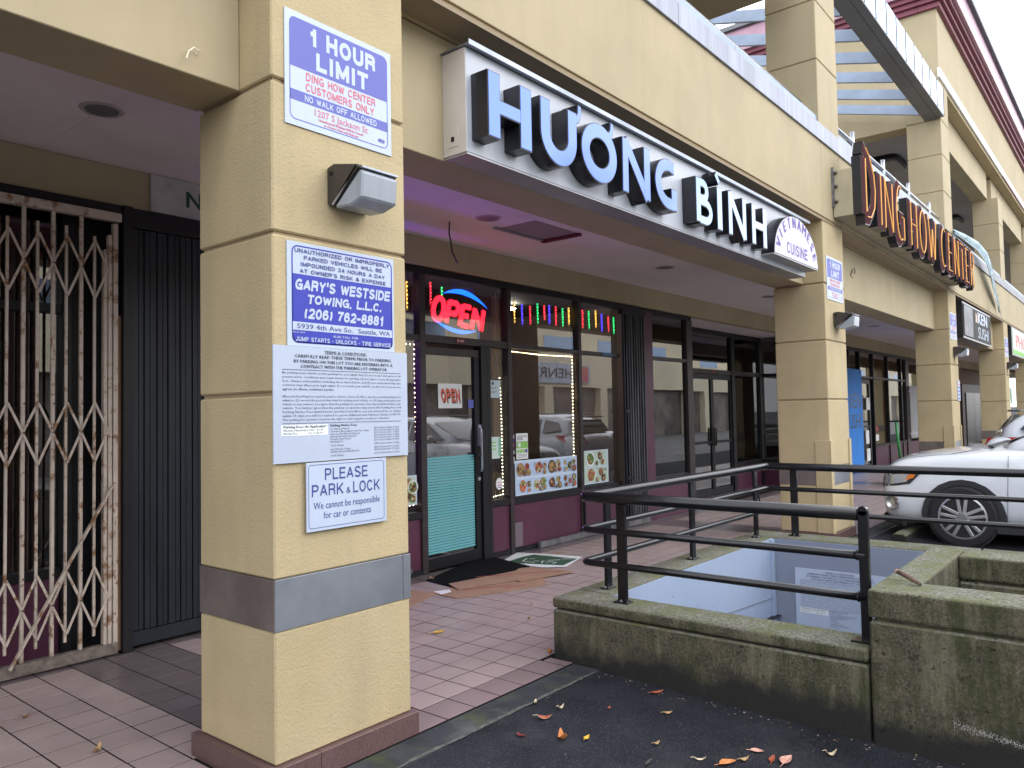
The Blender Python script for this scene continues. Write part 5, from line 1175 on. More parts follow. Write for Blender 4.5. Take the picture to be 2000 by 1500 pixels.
M3 = thing('menu_board', (5.0, 5.37, .8), 'single dish photo in the window corner between the near column and the door', 'menu')
MB().box(4.5, 5.371, .665, 5.095, 5.375, .945).build('sheet', MATS['menu_sheet'], M3); menu_photo(M3, 4.85, .675, 5.085, .935, 5.3695, 44, skyprint2, 1)
# ================================================================== THINGS ON THE WALKWAY
t = props(MB().prism([tuple(at(*q_, 'Z', .005)[:2]) for q_ in ((832, 1134), (885, 1147), (1008, 1113), (1036, 1107), (965, 1089), (935, 1089))], (0,0,.001), (1,0,0), (0,1,0), (0,0,.010)).build('door_mat', rubber, loc=(5.4, 5.05, 0)), 'black rubber ribbed mat on the tiles before the glass door', 'door mat')
def sheet(name, poly, z, th, m_, label, cat, lift=0, group=None):
    c = (sum(p[0] for p in poly)/len(poly), sum(p[1] for p in poly)/len(poly), 0)
    t = thing(name, c, label, cat, group)
    mb = MB(); mb.prism(poly, (0,0,z), (1,0,0), (0,1,0), (0,0,th)); o_ = mb.build('sheet', m_, t)
    return t
cb = sheet('cardboard_sheet', [at(*q, 'Z', .013)[:2] for q in ((876, 1141), (895, 1152), (1008, 1134), (1016, 1136), (1122, 1117), (1038, 1108), (1014, 1111), (1006, 1116))][::1], .0125, .006, card, 'long flattened brown cardboard lying along the black mat', 'cardboard', group='flattened cardboard on the tiles')
cb2 = sheet('cardboard_sheet', [at(*q, 'Z', .006)[:2] for q in ((838, 1157), (890, 1168), (930, 1165), (938, 1162), (985, 1156), (1068, 1141), (1060, 1126), (1008, 1130), (893, 1148), (845, 1154))][::1], .002, .006, card, 'brown cardboard flap with red print in front of the long sheet', 'cardboard', group='flattened cardboard on the tiles')
cb3 = sheet('cardboard_sheet', [at(*q, 'Z', .004)[:2] for q in ((770, 1150), (856, 1158), (800, 1186), (770, 1190))][::-1], .001, .005, card, 'brown cardboard corner poking out from behind the near column', 'cardboard', group='flattened cardboard on the tiles')
for p, segs in ((cb, (((930, 1127), (1010, 1121)), ((1015, 1121), (1095, 1115)))), (cb2, (((905, 1153), (1000, 1143)), ((985, 1149), (1030, 1142))))):
    for a, b in segs:
        a = at(*a, 'Z', .0195 if p is cb else .0085); b = at(*b, 'Z', .0195 if p is cb else .0085); d = (b-a).normalized(); n_ = Vector((-d.y, d.x, 0))*.022
        MB().quad(a, b, b+n_, a+n_).build('printed_line', redprint, p)
q = [at(*p_, 'Z', .009) for p_ in ((846, 1155), (862, 1161), (882, 1156), (878, 1151))]
MB().quad(*q[::-1]).build('label', paperw, cb2)
t = thing('fallen_poster', (6.4, 4.95, 0), 'white and dark green scribbled poster lying flat on the tiles beyond the mat', 'poster')
pc = [at(*p_, 'Z', .003) for p_ in ((974, 1100), (1060, 1109), (1106, 1108), (1138, 1088), (1060, 1082), (1010, 1080))]
MB().quad(*[p_+Vector((0,0,.004)) for p_ in pc]).build('sheet', paperw, t)
pc2 = [at(*p_, 'Z', .008) for p_ in ((985, 1099), (1100, 1104), (1128, 1091), (1042, 1083), (1018, 1088))]
MB().quad(*pc2).build('green_field', greenp, t)
random.seed(8); mb = MB()
for k in range(13):
    a = at(random.uniform(1005, 1110), random.uniform(1090, 1101), 'Z', .0095); d = Vector((random.uniform(-1, 1), random.uniform(-1, 1), 0)).normalized()*random.uniform(.05, .16); mb.bar(a, a+d, .012, .001)
mb.build('scribble', paperw, t)
# broken stone by the door post
props(MB().ball((4.80, 5.26, .04), .075, 8, sc=(1.2, .8, .7)).ball((4.88, 5.28, .08), .055, 8, sc=(1, .8, .8)).ball((4.78, 5.28, .12), .05, 8).build('rubble', mat('rubble', (.07, .065, .07), .9, bump=.6), loc=(4.8, 5.26, 0)), 'small dark heap of broken mortar at the foot of the window left of the door', 'rubble')
# ================================================================== SUNKEN STAIR, PLANTER, RAILS
SW = thing('stairwell_wall', (5.5, 2.0, 0), 'low mossy concrete wall round the sunken stair with a pale blue inner face', 'wall')
def lwall(x0, y0, x1, y1, zt, base=-.45, inner=None):
    g = .055; ze = zt-.065
    MB().box(x0+.003, y0+.003, base, x1-.004, y1-.003, ze-.010).build('wall', moss, SW, bevel=.01)
    return MB().box(x0, y0, ze, x1, y1, zt).build('coping', moss, SW, bevel=.018, seg=3)
lwall(3.862, 1.052, 4.128, 2.885, .372)
lwall(4.130, 2.622, 7.12, 2.885, .372)
lwall(6.785, 1.052, 7.118, 2.620, .372)
lwall(6.785, -3, 7.118, 1.050, .372)
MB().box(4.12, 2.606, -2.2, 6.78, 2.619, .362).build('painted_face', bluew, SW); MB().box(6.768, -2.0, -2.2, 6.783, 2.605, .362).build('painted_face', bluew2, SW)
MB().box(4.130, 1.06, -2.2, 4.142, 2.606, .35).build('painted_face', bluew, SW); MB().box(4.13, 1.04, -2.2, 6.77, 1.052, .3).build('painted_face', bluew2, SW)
MB().box(4.13, 1.05, -2.3, 6.78, 2.62, -2.2).build('pit_floor', concrete, SW)
MB().box(6.70, 2.585, -2.2, 6.76, 2.604, .355).build('corner_pipe', bluew, SW)
for (cx, cy) in ((3.93, 2.82),): MB().prism([(.055*math.cos(a), .055*math.sin(a)) for a in [i*math.pi/8 for i in range(16)]], (cx, cy, .31), (1,0,0), (0,1,0), (0,0,.058)).build('corner_cap', moss, SW)
PL = thing('concrete_planter', (4.5, .2, 0), 'taller mossy concrete planter box joined to the end of the stair wall', 'planter')
def pw(x0, y0, x1, y1, name='wall'):
    MB().box(x0+(.004 if x0 < 4 else 0), y0, -.5, x1-(.0 if x0 < 4 else .004), y1-(.004 if y1 > .9 else 0), .508).build('wall', moss, PL, bevel=.01)
    MB().box(x0+.03, y0, .50, x1-(.0 if x0 < 4 else .004), y1-(.03 if y1 > .9 else 0), .523).build('joint_fill', moss, PL)
    MB().box(x0, y0, .522, x1, y1, .655).build('coping', moss, PL, bevel=.016, seg=3)
pw(3.856, -2.6, 4.135, 1.046); pw(4.137, .864, 5.235, 1.046); pw(5.0, -2.6, 5.235, .862)
MB().box(4.14, -2.6, .0, 4.995, .86, .33).build('soil', soil, PL)
random.seed(4); mb = MB()
def blade(mb, x, y, z, h, lean, w=.006):
    a = random.uniform(0, 6.28); d = Vector((math.cos(a), math.sin(a), 0)); s_ = Vector((-d.y, d.x, 0))*w; p = Vector((x, y, z)); pr = (p-s_, p+s_)
    for k in range(1, 4):
        t_ = k/3; c = p + Vector((0, 0, h*t_*(1-.15*t_*lean*4))) + d*(lean*h*t_*t_); ww = s_*(1-t_*.95); q = (c-ww, c+ww); mb.quad(pr[0], pr[1], q[1], q[0]); pr = q
for _ in range(90):
    blade(mb, random.uniform(4.3, 4.95), random.uniform(-.1, .72), .33, random.uniform(.08, .24), random.uniform(.2, .7))
for _ in range(16): blade(mb, random.gauss(4.62, .05), random.gauss(.48, .04), .33, random.uniform(.24, .36), random.uniform(.1, .5), .007)
gr = props(mb.build('grass_tuft', grassm, loc=(4.6, .4, .33)), 'thin green grass blades growing in the concrete planter', 'grass')
mb = MB()
for _ in range(70):
    c = Vector((random.uniform(4.2, 4.9), random.uniform(0, .55), .34+random.random()*.10)); r = .012+random.random()*.010; a = random.random()*6
    mb.quad(c+Vector((r*math.cos(a), r*math.sin(a), 0)), c+Vector((-r*.6*math.sin(a), r*.6*math.cos(a), .006)), c-Vector((r*math.cos(a), r*math.sin(a), -.004)), c-Vector((-r*.6*math.sin(a), r*.6*math.cos(a), 0)))
o = mb.build('weed_leaves', mat('weed_green', (.09, .17, .06), .6, noise=.3, nscale=20), gr); o['kind'] = 'stuff'
random.seed(31); mb = MB()
for _ in range(520):
    u = random.random(); y_ = .71 - .33*u; z_ = .115 - .045*u + random.gauss(0, .004+.008*(1-u)); q_ = random.uniform(.0005, .0015)
    mb.quad((3.8585, y_-q_, z_-q_), (3.8585, y_+q_, z_-q_*.6), (3.8585, y_+q_, z_+q_), (3.8585, y_-q_*.7, z_+q_))
o = mb.build('paint_smear', mat('white_smear', (.55, .55, .52), .8), PL); o['kind'] = 'stuff'
MB().bar(at(1425, 1197, 'Y', 2.604), at(1513, 1166, 'Y', 2.604), .006, .012).build('form_joint', bluew2, SW)
st = thing('broken_stick', (4.2, .98, .66), 'short broken stick with a pink end lying across the planter corner', 'stick')
a = at(1752, 1116, 'Z', .70); b = at(1798, 1142, 'Z', .665)
MB().tube([a, a*.55+b*.45+Vector((0,0,.004)), b], [.011, .012, .008], 8).build('stick', bark, st, smooth=True); MB().ball(a, .013, 8, sc=(1,1,.9)).build('pale_end', pinkw, st)
# railing
RL = thing('guard_railing', (5.5, 2.3, .37), 'black painted tube guard railing round three sides of the sunken stair', 'railing')
def bend(p0, c, p1, r=.07, n=5):
    p0, c, p1 = Vector(p0), Vector(c), Vector(p1); d0 = (p0-c).normalized(); d1 = (p1-c).normalized(); out_ = []
    for k in range(n+1):
        t_ = k/n; a_ = c+d0*r*(1-t_)**2; out_.append(c + d0*(r*(1-t_)**2) + d1*(r*t_**2))
    return out_
def rl(z, r, xn=3.985, yn=2.725, xf=6.955, y0=1.08, name='rail', zn=0, br=.07):
    pts_ = [(xn, y0, z)] + bend((xn, y0, z), (xn, yn, z), (xf, yn, z), br) + bend((xn, yn, z), (xf, yn, z), (xf, -2.5, z), br) + [(xf, -2.6, z)]
    return MB().tube(pts_, r, 16).build(name, blackp, RL, smooth=True)
rl(.985, .033, name='top_rail', y0=1.11, br=.05); rl(.785, .0205, name='middle_rail', br=.04); rl(.585, .0205, name='lower_rail', br=.04)
def post_(x, y, top=.955, dx=.027, dy=.011):
    o_ = bxo('post', blackp, RL, x-dx, y-dy, .378, x+dx, y+dy, top, bevel=.002)
    bxo('base_plate', blackp, o_, x-dx-.022, y-dy-.018, .370, x+dx+.022, y+dy+.018, .382, bevel=.002)
    for sx in (-1, 1): MB().prism([(.009*math.cos(a), .009*math.sin(a)) for a in [i*math.pi/3 for i in range(6)]], (x+sx*(dx+.012), y, .382), (1,0,0), (0,1,0), (0,0,.010)).build('bolt', mat('bolt_worn', (.3, .3, .32), .4, metal=.7), o_)
post_(3.985, 2.448, dx=.012, dy=.030)
for x in (4.262, 5.46, 6.70): post_(x, 2.725, dx=.030, dy=.012)
post_(6.955, 2.47, dx=.014, dy=.030); post_(6.955, .3, dx=.014, dy=.030); post_(6.955, -1.6, dx=.014, dy=.030)
bxo('end_post', blackp, RL, 3.968, 1.062, .378, 4.003, 1.108, 1.005, bevel=.004); MB().tube([(3.968, 1.085, 1.002), (4.003, 1.085, 1.002)], .023, 14).build('post_cap', blackp, RL, smooth=False)
bxo('base_plate', blackp, RL, 3.945, 1.058, .370, 4.03, 1.15, .382)
for y, z, r in ((1.115, .785, .026), (1.115, .585, .026)): MB().tube([(3.985, y, z), (3.985, y+.006, z)], r, 12).build('weld_collar', blackp, RL)
MB().tube([(6.72, 2.715, .78), (6.83, 2.715, .585)], .007, 8).build('brace_rod', blackp, RL)
# wheel stop and kerb bits
t = props(MB().prism([(-.10, 0), (.10, 0), (.075, .10), (.045, .125), (-.045, .125), (-.075, .10)], (9.60, 2.24, -.06), (0,1,0), (0,0,1), (1.9,0,0)).build('wheel_stop', moss, loc=(10.3, 2.24, -.06), bevel=.01), 'mossy concrete wheel stop in front of the near white car', 'wheel stop')
props(MB().prism([(-.10, 0), (.10, 0), (.075, .10), (.045, .125), (-.045, .125), (-.075, .10)], (12.7, 2.24, -.06), (0,1,0), (0,0,1), (1.8,0,0)).build('wheel_stop', moss, loc=(13.6, 2.24, -.06), bevel=.01), 'concrete wheel stop behind the far white car', 'wheel stop')
# ================================================================== LEAVES
def leaf(px_, py_, L, col, rot, label, curl=.35, z=None, fold=.25, wide=.42, m2=None):
    zz = z if z is not None else (-.02 if py_ > 1300 else .001)
    p = at(px_, py_, 'Z', zz)
    if z is None:
        for _ in range(3):
            zz = gz(p.y) if p.y < 2.545 else (-.003 if p.y < 2.73 else .001); p = at(px_, py_, 'Z', zz)
    c = Vector((p.x, p.y, p.z+.002)); n = 9; mb = MB(); rg = random.Random(int(px_*7+py_)); prev = None
    dx = Vector((math.cos(rot), math.sin(rot), 0)); dy = Vector((-dx.y, dx.x, 0))
    for i in range(n+1):
        t_ = i/n; w = L*wide*math.sin(math.pi*t_**.8)**.85*(1+.10*(i % 2))
        zc = L*curl*(2*t_-1)**2*rg.uniform(.85, 1.15); cc = c + dx*(L*(t_-.5)) + Vector((0,0,zc)) + dy*(L*.06*math.sin(t_*3))
        row = [cc - dy*w/2 + Vector((0,0,fold*w)), cc, cc + dy*w/2 + Vector((0,0,fold*w*1.3))]
        if prev: mb.quad(prev[0], row[0], row[1], prev[1]); mb.quad(prev[1], row[1], row[2], prev[2], mi=1)
        prev = row
    e = c - dx*L/2 + Vector((0,0,L*curl)); mb.tube([e, e - dx*L*.3 + Vector((0,0,-.0*L))], [.0012, .0008], 4)
    a = mat('leaf_'+col, LC[col], .6, noise=.35, nscale=60, bump=.1); b = mat('leaf_'+(m2 or col), LC[m2 or col], .6, noise=.35, nscale=60)
    o = mb.build('fallen_leaf', [a, b], loc=tuple(c), smooth=False); so = o.modifiers.new('s', 'SOLIDIFY'); so.thickness = .0007
    return props(o, label, 'leaf', 'fallen leaves on the ground')
LC = {'yellow': (.62, .36, .03), 'orange': (.55, .20, .05), 'cream': (.62, .50, .34), 'red': (.22, .03, .03), 'pink': (.62, .33, .25), 'brown': (.20, .10, .05), 'tan': (.42, .27, .13), 'dark': (.04, .035, .03), 'rust': (.38, .09, .04)}
leaf(858, 1237, .105, 'yellow', -.2, 'big yellow leaf lying on the pink tiles right of the near column', .12, wide=.32)
leaf(1034, 1209, .05, 'tan', .5, 'small tan leaf in the middle of the pink tiles'); leaf(1038, 1181, .045, 'cream', 1.1, 'small cream leaf on the tiles in front of the cardboard')
leaf(1075, 1276, .065, 'orange', .9, 'curled orange leaf on the tiles near the stair wall corner', .5); leaf(1094, 1080, .09, 'tan', .1, 'flat tan leaf on the tiles beyond the fallen poster', .05, wide=.25)
leaf(1100, 1237, .03, 'tan', 2.2, 'tiny tan leaf on the tiles touching the stair wall'); leaf(844, 1132, .05, 'pink', 1.6, 'upright pinkish leaf on the mat edge by the door', .6)
leaf(997, 1337, .03, 'cream', .3, 'tiny pale scrap of leaf on the brown border tile') if False else None
leaf(1046, 1374, .045, 'cream', .5, 'small cream leaf on the asphalt closest to the kerb'); leaf(1096, 1385, .045, 'cream', -.1, 'ragged whitish leaf on the asphalt right of the first cream one', .5)
leaf(1064, 1406, .075, 'cream', -.7, 'forked cream and rust leaf on the asphalt near the kerb', .35, m2='rust'); leaf(1190, 1385, .032, 'rust', .3, 'tiny rust leaf alone in the middle of the asphalt')
leaf(1017, 1438, .055, 'red', 1.4, 'dark red leaf farthest left on the asphalt', .2); leaf(1100, 1444, .085, 'orange', .9, 'bright orange cupped leaf on the asphalt', .5)
leaf(1147, 1444, .055, 'yellow', .2, 'pointed dull yellow leaf right of the orange cupped one', .2); leaf(1285, 1355, .085, 'rust', -.4, 'long rust red leaf against the foot of the stair wall', .18, wide=.28)
leaf(1305, 1395, .05, 'tan', -.6, 'tan leaf on the asphalt below the long rust one', .25); leaf(1283, 1455, .045, 'tan', -.2, 'small tan leaf in the lower middle of the asphalt')
leaf(1268, 1492, .075, 'dark', .1, 'blackened leaf at the bottom edge of the asphalt', .15, wide=.25); leaf(1368, 1486, .055, 'cream', -.8, 'narrow cream leaf near the bottom edge left of the pink ones', .3, wide=.25)
leaf(1422, 1493, .09, 'orange', -.5, 'orange red leaf cut by the bottom edge', .1); leaf(1454, 1487, .055, 'tan', -.4, 'curled tan leaf beside the orange red one', .3)
leaf(1479, 1470, .06, 'pink', -1.1, 'pale pink oval leaf standing above the others on the asphalt', .15, wide=.5); leaf(1510, 1486, .085, 'rust', .2, 'folded dusky red leaf overlapping the large pale pink one', .12, wide=.28)
leaf(1538, 1489, .11, 'pink', .0, 'largest pale pink leaf on the asphalt', .1, wide=.4); leaf(1624, 1477, .055, 'cream', -.7, 'curled yellowish leaf on the asphalt under the stair wall joint', .5)
leaf(1790, 1476, .018, 'cream', .2, 'tiny white scrap on the asphalt below the planter') ; leaf(1881, 1494, .05, 'tan', .2, 'tan leaf at the bottom right corner of the asphalt')
leaf(50, 1403, .05, 'brown', .2, 'small brown curled leaf on the tiles at the far left', .5); leaf(192, 1468, .09, 'tan', .9, 'curled tan leaf on the tiles left of the near column', .35, wide=.32)
leaf(1660, 1057, .035, 'cream', .5, 'tiny cream leaf on the far mossy ledge of the stair', z=.374) if False else None
random.seed(21); mb = MB()
def scrap(x, y, r_):
    a = random.random()*6.3; z = (gz(y) if y < 2.545 else -.003)+.0015
    q = [Vector((x+r_*random.uniform(.5, 1.2)*math.cos(a+k_*1.57), y+r_*random.uniform(.4, 1)*math.sin(a+k_*1.57), z+random.uniform(0, r_*.5))) for k_ in range(4)]; mb.quad(*q, mi=random.choice((0, 0, 1, 2)))
for _ in range(160): scrap(3.84-abs(random.gauss(0, .05)), random.uniform(.7, 2.5), random.uniform(.003, .009))
for _ in range(170): scrap(random.uniform(1.7, 3.8), random.uniform(.8, 2.53), random.uniform(.0015, .0045))
for _ in range(70): scrap(random.uniform(.5, 3.8), random.gauss(2.55, .02), random.uniform(.002, .006))
o = mb.build('leaf_litter', [mat('leaf_crumb', (.12, .07, .04), .8), mat('pale_crumb', (.35, .31, .24), .8), mat('dark_crumb', (.03, .025, .02), .8)], loc=(3, 1.8, 0)); props(o, 'fine crumbs of leaf and grit scattered on the dark asphalt', 'litter', kind='stuff')
# ================================================================== CARS
def make_car(label, body_col, style=0):
    """car pointing +Y at the origin, ground z = 0, length about 4.4 m; x = 0 is the centre line"""
    t = thing('parked_car', (0,0,0), label, 'car', 'white cars parked nose in along the arcade')
    half = .90; n = 14
    # stations: y, half width, hood/deck height, sill height, bulge
    st = [(2.20, .60, .66, .36), (2.17, .74, .80, .26), (2.10, .83, .90, .21), (1.95, .885, .97, .20), (1.65, .90, 1.02, .19), (1.30, .905, 1.06, .19), (.95, .905, 1.085, .19), (.70, .905, 1.10, .19), (0, .905, 1.09, .19), (-.8, .905, 1.10, .19), (-1.4, .90, 1.12, .20), (-1.8, .88, 1.14, .22), (-2.05, .84, 1.12, .26), (-2.16, .78, 1.02, .32), (-2.20, .64, .80, .40)]
    mb = MB(); rows = []
    for y, w, h, s_ in st:
        row = [(-w*.80, s_), (-w*.97, s_+.10), (-w, s_+(h-s_)*.45), (-w*.985, h-.16), (-w*.93, h-.045), (-w*.80, h-.005), (-w*.4, h+.028), (0, h+.034)]
        row = row + [(-a, b) for a, b in row[-2::-1]]
        rows.append([Vector((a, y, b)) for a, b in row])
    k = len(rows[0]); 
    for r_ in rows: mb.v += r_
    for i in range(len(rows)-1):
        for j in range(k-1): mb.f.append((i*k+j, (i+1)*k+j, (i+1)*k+j+1, i*k+j+1)); mb.m.append(0)
    mb.f.append(tuple(range(k))); mb.m.append(0); mb.f.append(tuple(range((len(rows)-1)*k, len(rows)*k))[::-1]); mb.m.append(0)
    for i in range(len(rows)-1): mb.f.append((i*k, i*k+k-1, (i+1)*k+k-1, (i+1)*k)); mb.m.append(0)
    body = mb.build('body', body_col, t, smooth=True, local=True); sub = body.modifiers.new('s', 'SUBSURF'); sub.levels = 2; sub.render_levels = 2
    # greenhouse: glass shell, then roof and pillars
    gst = [(1.02, .70, 1.11, .77), (.60, .72, 1.29, .82), (.12, .67, 1.50, .84), (-.5, .65, 1.56, .85), (-1.1, .64, 1.56, .85), (-1.7, .62, 1.49, .84), (-2.02, .66, 1.16, .80)]
    mb = MB(); rows = []
    for y, wt, zt, wb in gst:
        row = [(-wb, 1.0), (-(wb+wt)/2-.02, (1.0+zt)/2), (-wt, zt-.03), (-wt*.85, zt), (0, zt+.02)]; row += [(-a, b) for a, b in row[-2::-1]]
        rows.append([Vector((a, y, b)) for a, b in row])
    k = len(rows[0])
    for r_ in rows: mb.v += r_
    for i in range(len(rows)-1):
        for j in range(k-1):
            mb.f.append((i*k+j, (i+1)*k+j, (i+1)*k+j+1, i*k+j+1)); mb.m.append(0)
    mb.f.append(tuple(range(k))); mb.m.append(0); mb.f.append(tuple(range((len(rows)-1)*k, len(rows)*k))[::-1]); mb.m.append(0)
    cabin = mb.build('cabin', body_col, t, smooth=True, local=True); sb = cabin.modifiers.new('s', 'SUBSURF'); sb.levels = 2; sb.render_levels = 2
    def panel(name, m_, quad_, target, off=.006, nu=10, nv=6, par=None, pts=None):
        """curved panel: a bilinear patch laid on the target surface"""
        a_, b_, c_, d_ = [Vector(q) for q in quad_]; mp_ = MB()
        for i in range(nu+1):
            for j in range(nv+1):
                u, v = i/nu, j/nv; mp_.v.append((a_*(1-u)+b_*u)*(1-v) + (d_*(1-u)+c_*u)*v)
        for i in range(nu):
            for j in range(nv): mp_.f.append((i*(nv+1)+j, (i+1)*(nv+1)+j, (i+1)*(nv+1)+j+1, i*(nv+1)+j+1)); mp_.m.append(0)
        o_ = mp_.build(name, m_, par or t, smooth=True, local=True)
        w_ = o_.modifiers.new('w', 'SHRINKWRAP'); w_.target = target; w_.wrap_method = 'NEAREST_SURFACEPOINT'; w_.offset = off; w_.wrap_mode = 'OUTSIDE'
        return o_
    panel('windscreen', carglass, ((-.66, .90, 1.15), (.66, .90, 1.15), (.60, .24, 1.45), (-.60, .24, 1.45)), cabin)
    panel('rear_window', carglass, ((-.58, -2.02, 1.17), (.58, -2.02, 1.17), (.55, -1.82, 1.43), (-.55, -1.82, 1.43)), cabin)
    for s_ in (-1, 1):
        panel('front_window', carglass, ((.82*s_, .70, 1.13), (.85*s_, -.22, 1.13), (.70*s_, -.24, 1.46), (.72*s_, .20, 1.43)), cabin)
        panel('rear_door_window', carglass, ((.85*s_, -.32, 1.13), (.85*s_, -1.16, 1.14), (.68*s_, -1.12, 1.46), (.69*s_, -.32, 1.47)), cabin)
        panel('quarter_window', carglass, ((.84*s_, -1.24, 1.16), (.81*s_, -1.70, 1.22), (.68*s_, -1.58, 1.37), (.67*s_, -1.22, 1.45)), cabin)
        MB().bar((.655*s_, .2, 1.565), (.63*s_, -1.5, 1.57), .03, .03).build('roof_rail', MATS['old_alu'], t, local=True, bevel=.01)
        # wheel arches, wheels
        for wy in (1.31, -1.36):
            arch = []
            for q in range(13):
                a = R_(-12 + 204*q/12); arch.append((wy+.415*math.cos(a), .335+.415*math.sin(a)))
            inn = [(wy+.355*math.cos(R_(-12+204*q/12)), .335+.355*math.sin(R_(-12+204*q/12))) for q in range(13)]
            xs_ = .912*s_; mb = MB()
            for q in range(12):
                A_, B2, C2, D2 = arch[q], arch[q+1], inn[q+1], inn[q]
                mb.quad((xs_, A_[0], A_[1]), (xs_, B2[0], B2[1]), (xs_, C2[0], C2[1]), (xs_, D2[0], D2[1])); mb.quad((xs_, A_[0], A_[1]), (xs_, B2[0], B2[1]), (xs_-.06*s_, B2[0], B2[1]), (xs_-.06*s_, A_[0], A_[1])); mb.quad((xs_, D2[0], D2[1]), (xs_, C2[0], C2[1]), (xs_-.06*s_, C2[0], C2[1]), (xs_-.06*s_, D2[0], D2[1]))
            mb.build('arch_trim', plastic, t, local=True)
            dp = [(wy+.357*math.cos(2*math.pi*q/24), .335+.357*math.sin(2*math.pi*q/24)) for q in range(24)]
            MB().prism(dp, (.895*s_, 0, 0), (0,1,0), (0,0,1), (.008*s_, 0, 0)).build('wheel_well', interior_d, t, local=True)
            wh = MB().tube([(.845*s_, wy, .335), (.865*s_, wy, .335), (.925*s_, wy, .335), (.937*s_, wy, .335)], [.32, .335, .335, .315], 40).build('wheel', tyre, t, local=True)
            smooth_by_angle(wh, 30)
            ring = MB(); xr = .938*s_
            for q in range(36):
                a, b = 2*math.pi*q/36, 2*math.pi*(q+1)/36
                for (r1, x1_), (r2, x2_) in (((.243, xr), (.225, xr+.004*s_)), ((.225, xr+.004*s_), (.213, xr-.03*s_))):
                    ring.quad((x1_, wy+r1*math.cos(a), .335+r1*math.sin(a)), (x1_, wy+r1*math.cos(b), .335+r1*math.sin(b)), (x2_, wy+r2*math.cos(b), .335+r2*math.sin(b)), (x2_, wy+r2*math.cos(a), .335+r2*math.sin(a)))
            ring.build('rim', alloy, wh, local=True)
            MB().prism([(.214*math.cos(2*math.pi*q/24), .214*math.sin(2*math.pi*q/24)) for q in range(24)], (xr-.004*s_, wy, .335), (0,1,0), (0,0,1), (.0025*s_,0,0)).build('rim_back', interior_d, wh, local=True)
            sp = MB()
            for q in range(5):
                a0 = R_(90+72*q)
                for off in (-.20, .20):
                    p1 = Vector((xr+.006*s_, wy+.045*math.cos(a0+off*2.2), .335+.045*math.sin(a0+off*2.2))); p2 = Vector((xr+.002*s_, wy+.222*math.cos(a0+off), .335+.222*math.sin(a0+off)))
                    sp.bar(p1, p2, .034, .018, up=(s_,0,0))
            sp.build('spokes', alloy, wh, local=True, bevel=.004)
            MB().prism([(.05*math.cos(2*math.pi*q/20), .05*math.sin(2*math.pi*q/20)) for q in range(20)], (xr+.002*s_, wy, .335), (0,1,0), (0,0,1), (.016*s_,0,0)).build('hub', MATS['bolt_worn'], wh, local=True, bevel=.004)
            hx = xr+.0185*s_; em = MB()
            for q in range(3):
                a0 = R_(90+120*q); em.bar((hx, wy, .335), (hx, wy+.028*math.cos(a0), .335+.028*math.sin(a0)), .006, .002, up=(s_,0,0))
            for q in range(20):
                a, b = 2*math.pi*q/20, 2*math.pi*(q+1)/20; em.bar((hx, wy+.030*math.cos(a), .335+.030*math.sin(a)), (hx, wy+.030*math.cos(b), .335+.030*math.sin(b)), .004, .002, up=(s_,0,0))
            em.build('emblem', steel, wh, local=True)
        MB().bar((.90*s_, 1.0, .235), (.90*s_, -.9, .235), .035, .13).build('sill_trim', plastic, t, local=True, bevel=.01)
        # door shut lines, handle, mirror
        for yy, z0 in ((.86, .30), (-.27, .30)): MB().bar((.906*s_, yy+.03, z0), (.892*s_, yy, 1.02), .006, .004, up=(0,1,0)).build('shut_line', interior_d, t, local=True)
        MB().bar((.895*s_, -.10, .90), (.895*s_, -.28, .90), .03, .02).build('door_handle', body_col, t, local=True, bevel=.006)
        mr = MB().ball((.985*s_, .52, 1.14), .10, 12, sc=(1.0, .55, .75)).build('mirror', body_col, t, local=True, smooth=True); MB().bar((.86*s_, .54, 1.08), (.95*s_, .52, 1.11), .05, .03).build('mirror_arm', plastic, mr, local=True)
        # head lamp, fog lamp, tail lamp
        panel('headlight_surround', plastic, ((.62*s_, 2.19, .60), (.89*s_, 1.84, .68), (.89*s_, 1.70, .83), (.66*s_, 2.16, .75)), body, off=.004)
        hp = panel('headlight', lens, ((.66*s_, 2.18, .62), (.885*s_, 1.88, .70), (.885*s_, 1.78, .805), (.68*s_, 2.16, .735)), body, off=.009)
        panel('indicator', amberl, ((.88*s_, 1.89, .72), (.89*s_, 1.80, .75), (.89*s_, 1.77, .80), (.885*s_, 1.84, .80)), body, off=.012, par=hp)
        panel('bonnet_line', interior_d, ((.66*s_, 2.12, .89), (.80*s_, 1.15, 1.085), (.808*s_, 1.15, 1.078), (.668*s_, 2.12, .882)), body, off=.003, nu=16, nv=1)
        mb = MB(); f_ = MB()
        c = Vector((.868*s_, 2.03, .46)); nv = Vector((.88*s_, .47, 0)).normalized(); su = Vector((-nv.y, nv.x, 0))
        for q in range(20):
            a, b = 2*math.pi*q/20, 2*math.pi*(q+1)/20
            for r1, r2, e1, e2 in ((.095, .08, .012, .02), (.08, .055, .02, -.01), (.055, .0, -.01, -.02)):
                mb.quad(*[c + su*(r*math.cos(x_)) + Vector((0,0,r*math.sin(x_))) + nv*e for r, x_, e in ((r1, a, e1), (r1, b, e1), (r2, b, e2), (r2, a, e2))])
        mb.build('fog_lamp', lens, t, local=True)
        panel('tail_light', redlens, ((.55*s_, -2.19, .94), (.90*s_, -1.80, 1.00), (.90*s_, -1.60, 1.12), (.58*s_, -2.12, 1.10)), body, off=.012)
    MB().box(-.60, 2.14, .19, .60, 2.205, .30).build('front_lip', plastic, t, local=True, bevel=.02)
    for s_ in (-1, 1): MB().bar((.60*s_, 2.17, .245), (.86*s_, 1.90, .235), .05, .11).build('front_lip', plastic, t, local=True, bevel=.015)
    MB().box(-.42, 2.185, .50, .42, 2.215, .72).build('grille', plastic, t, local=True, bevel=.02)
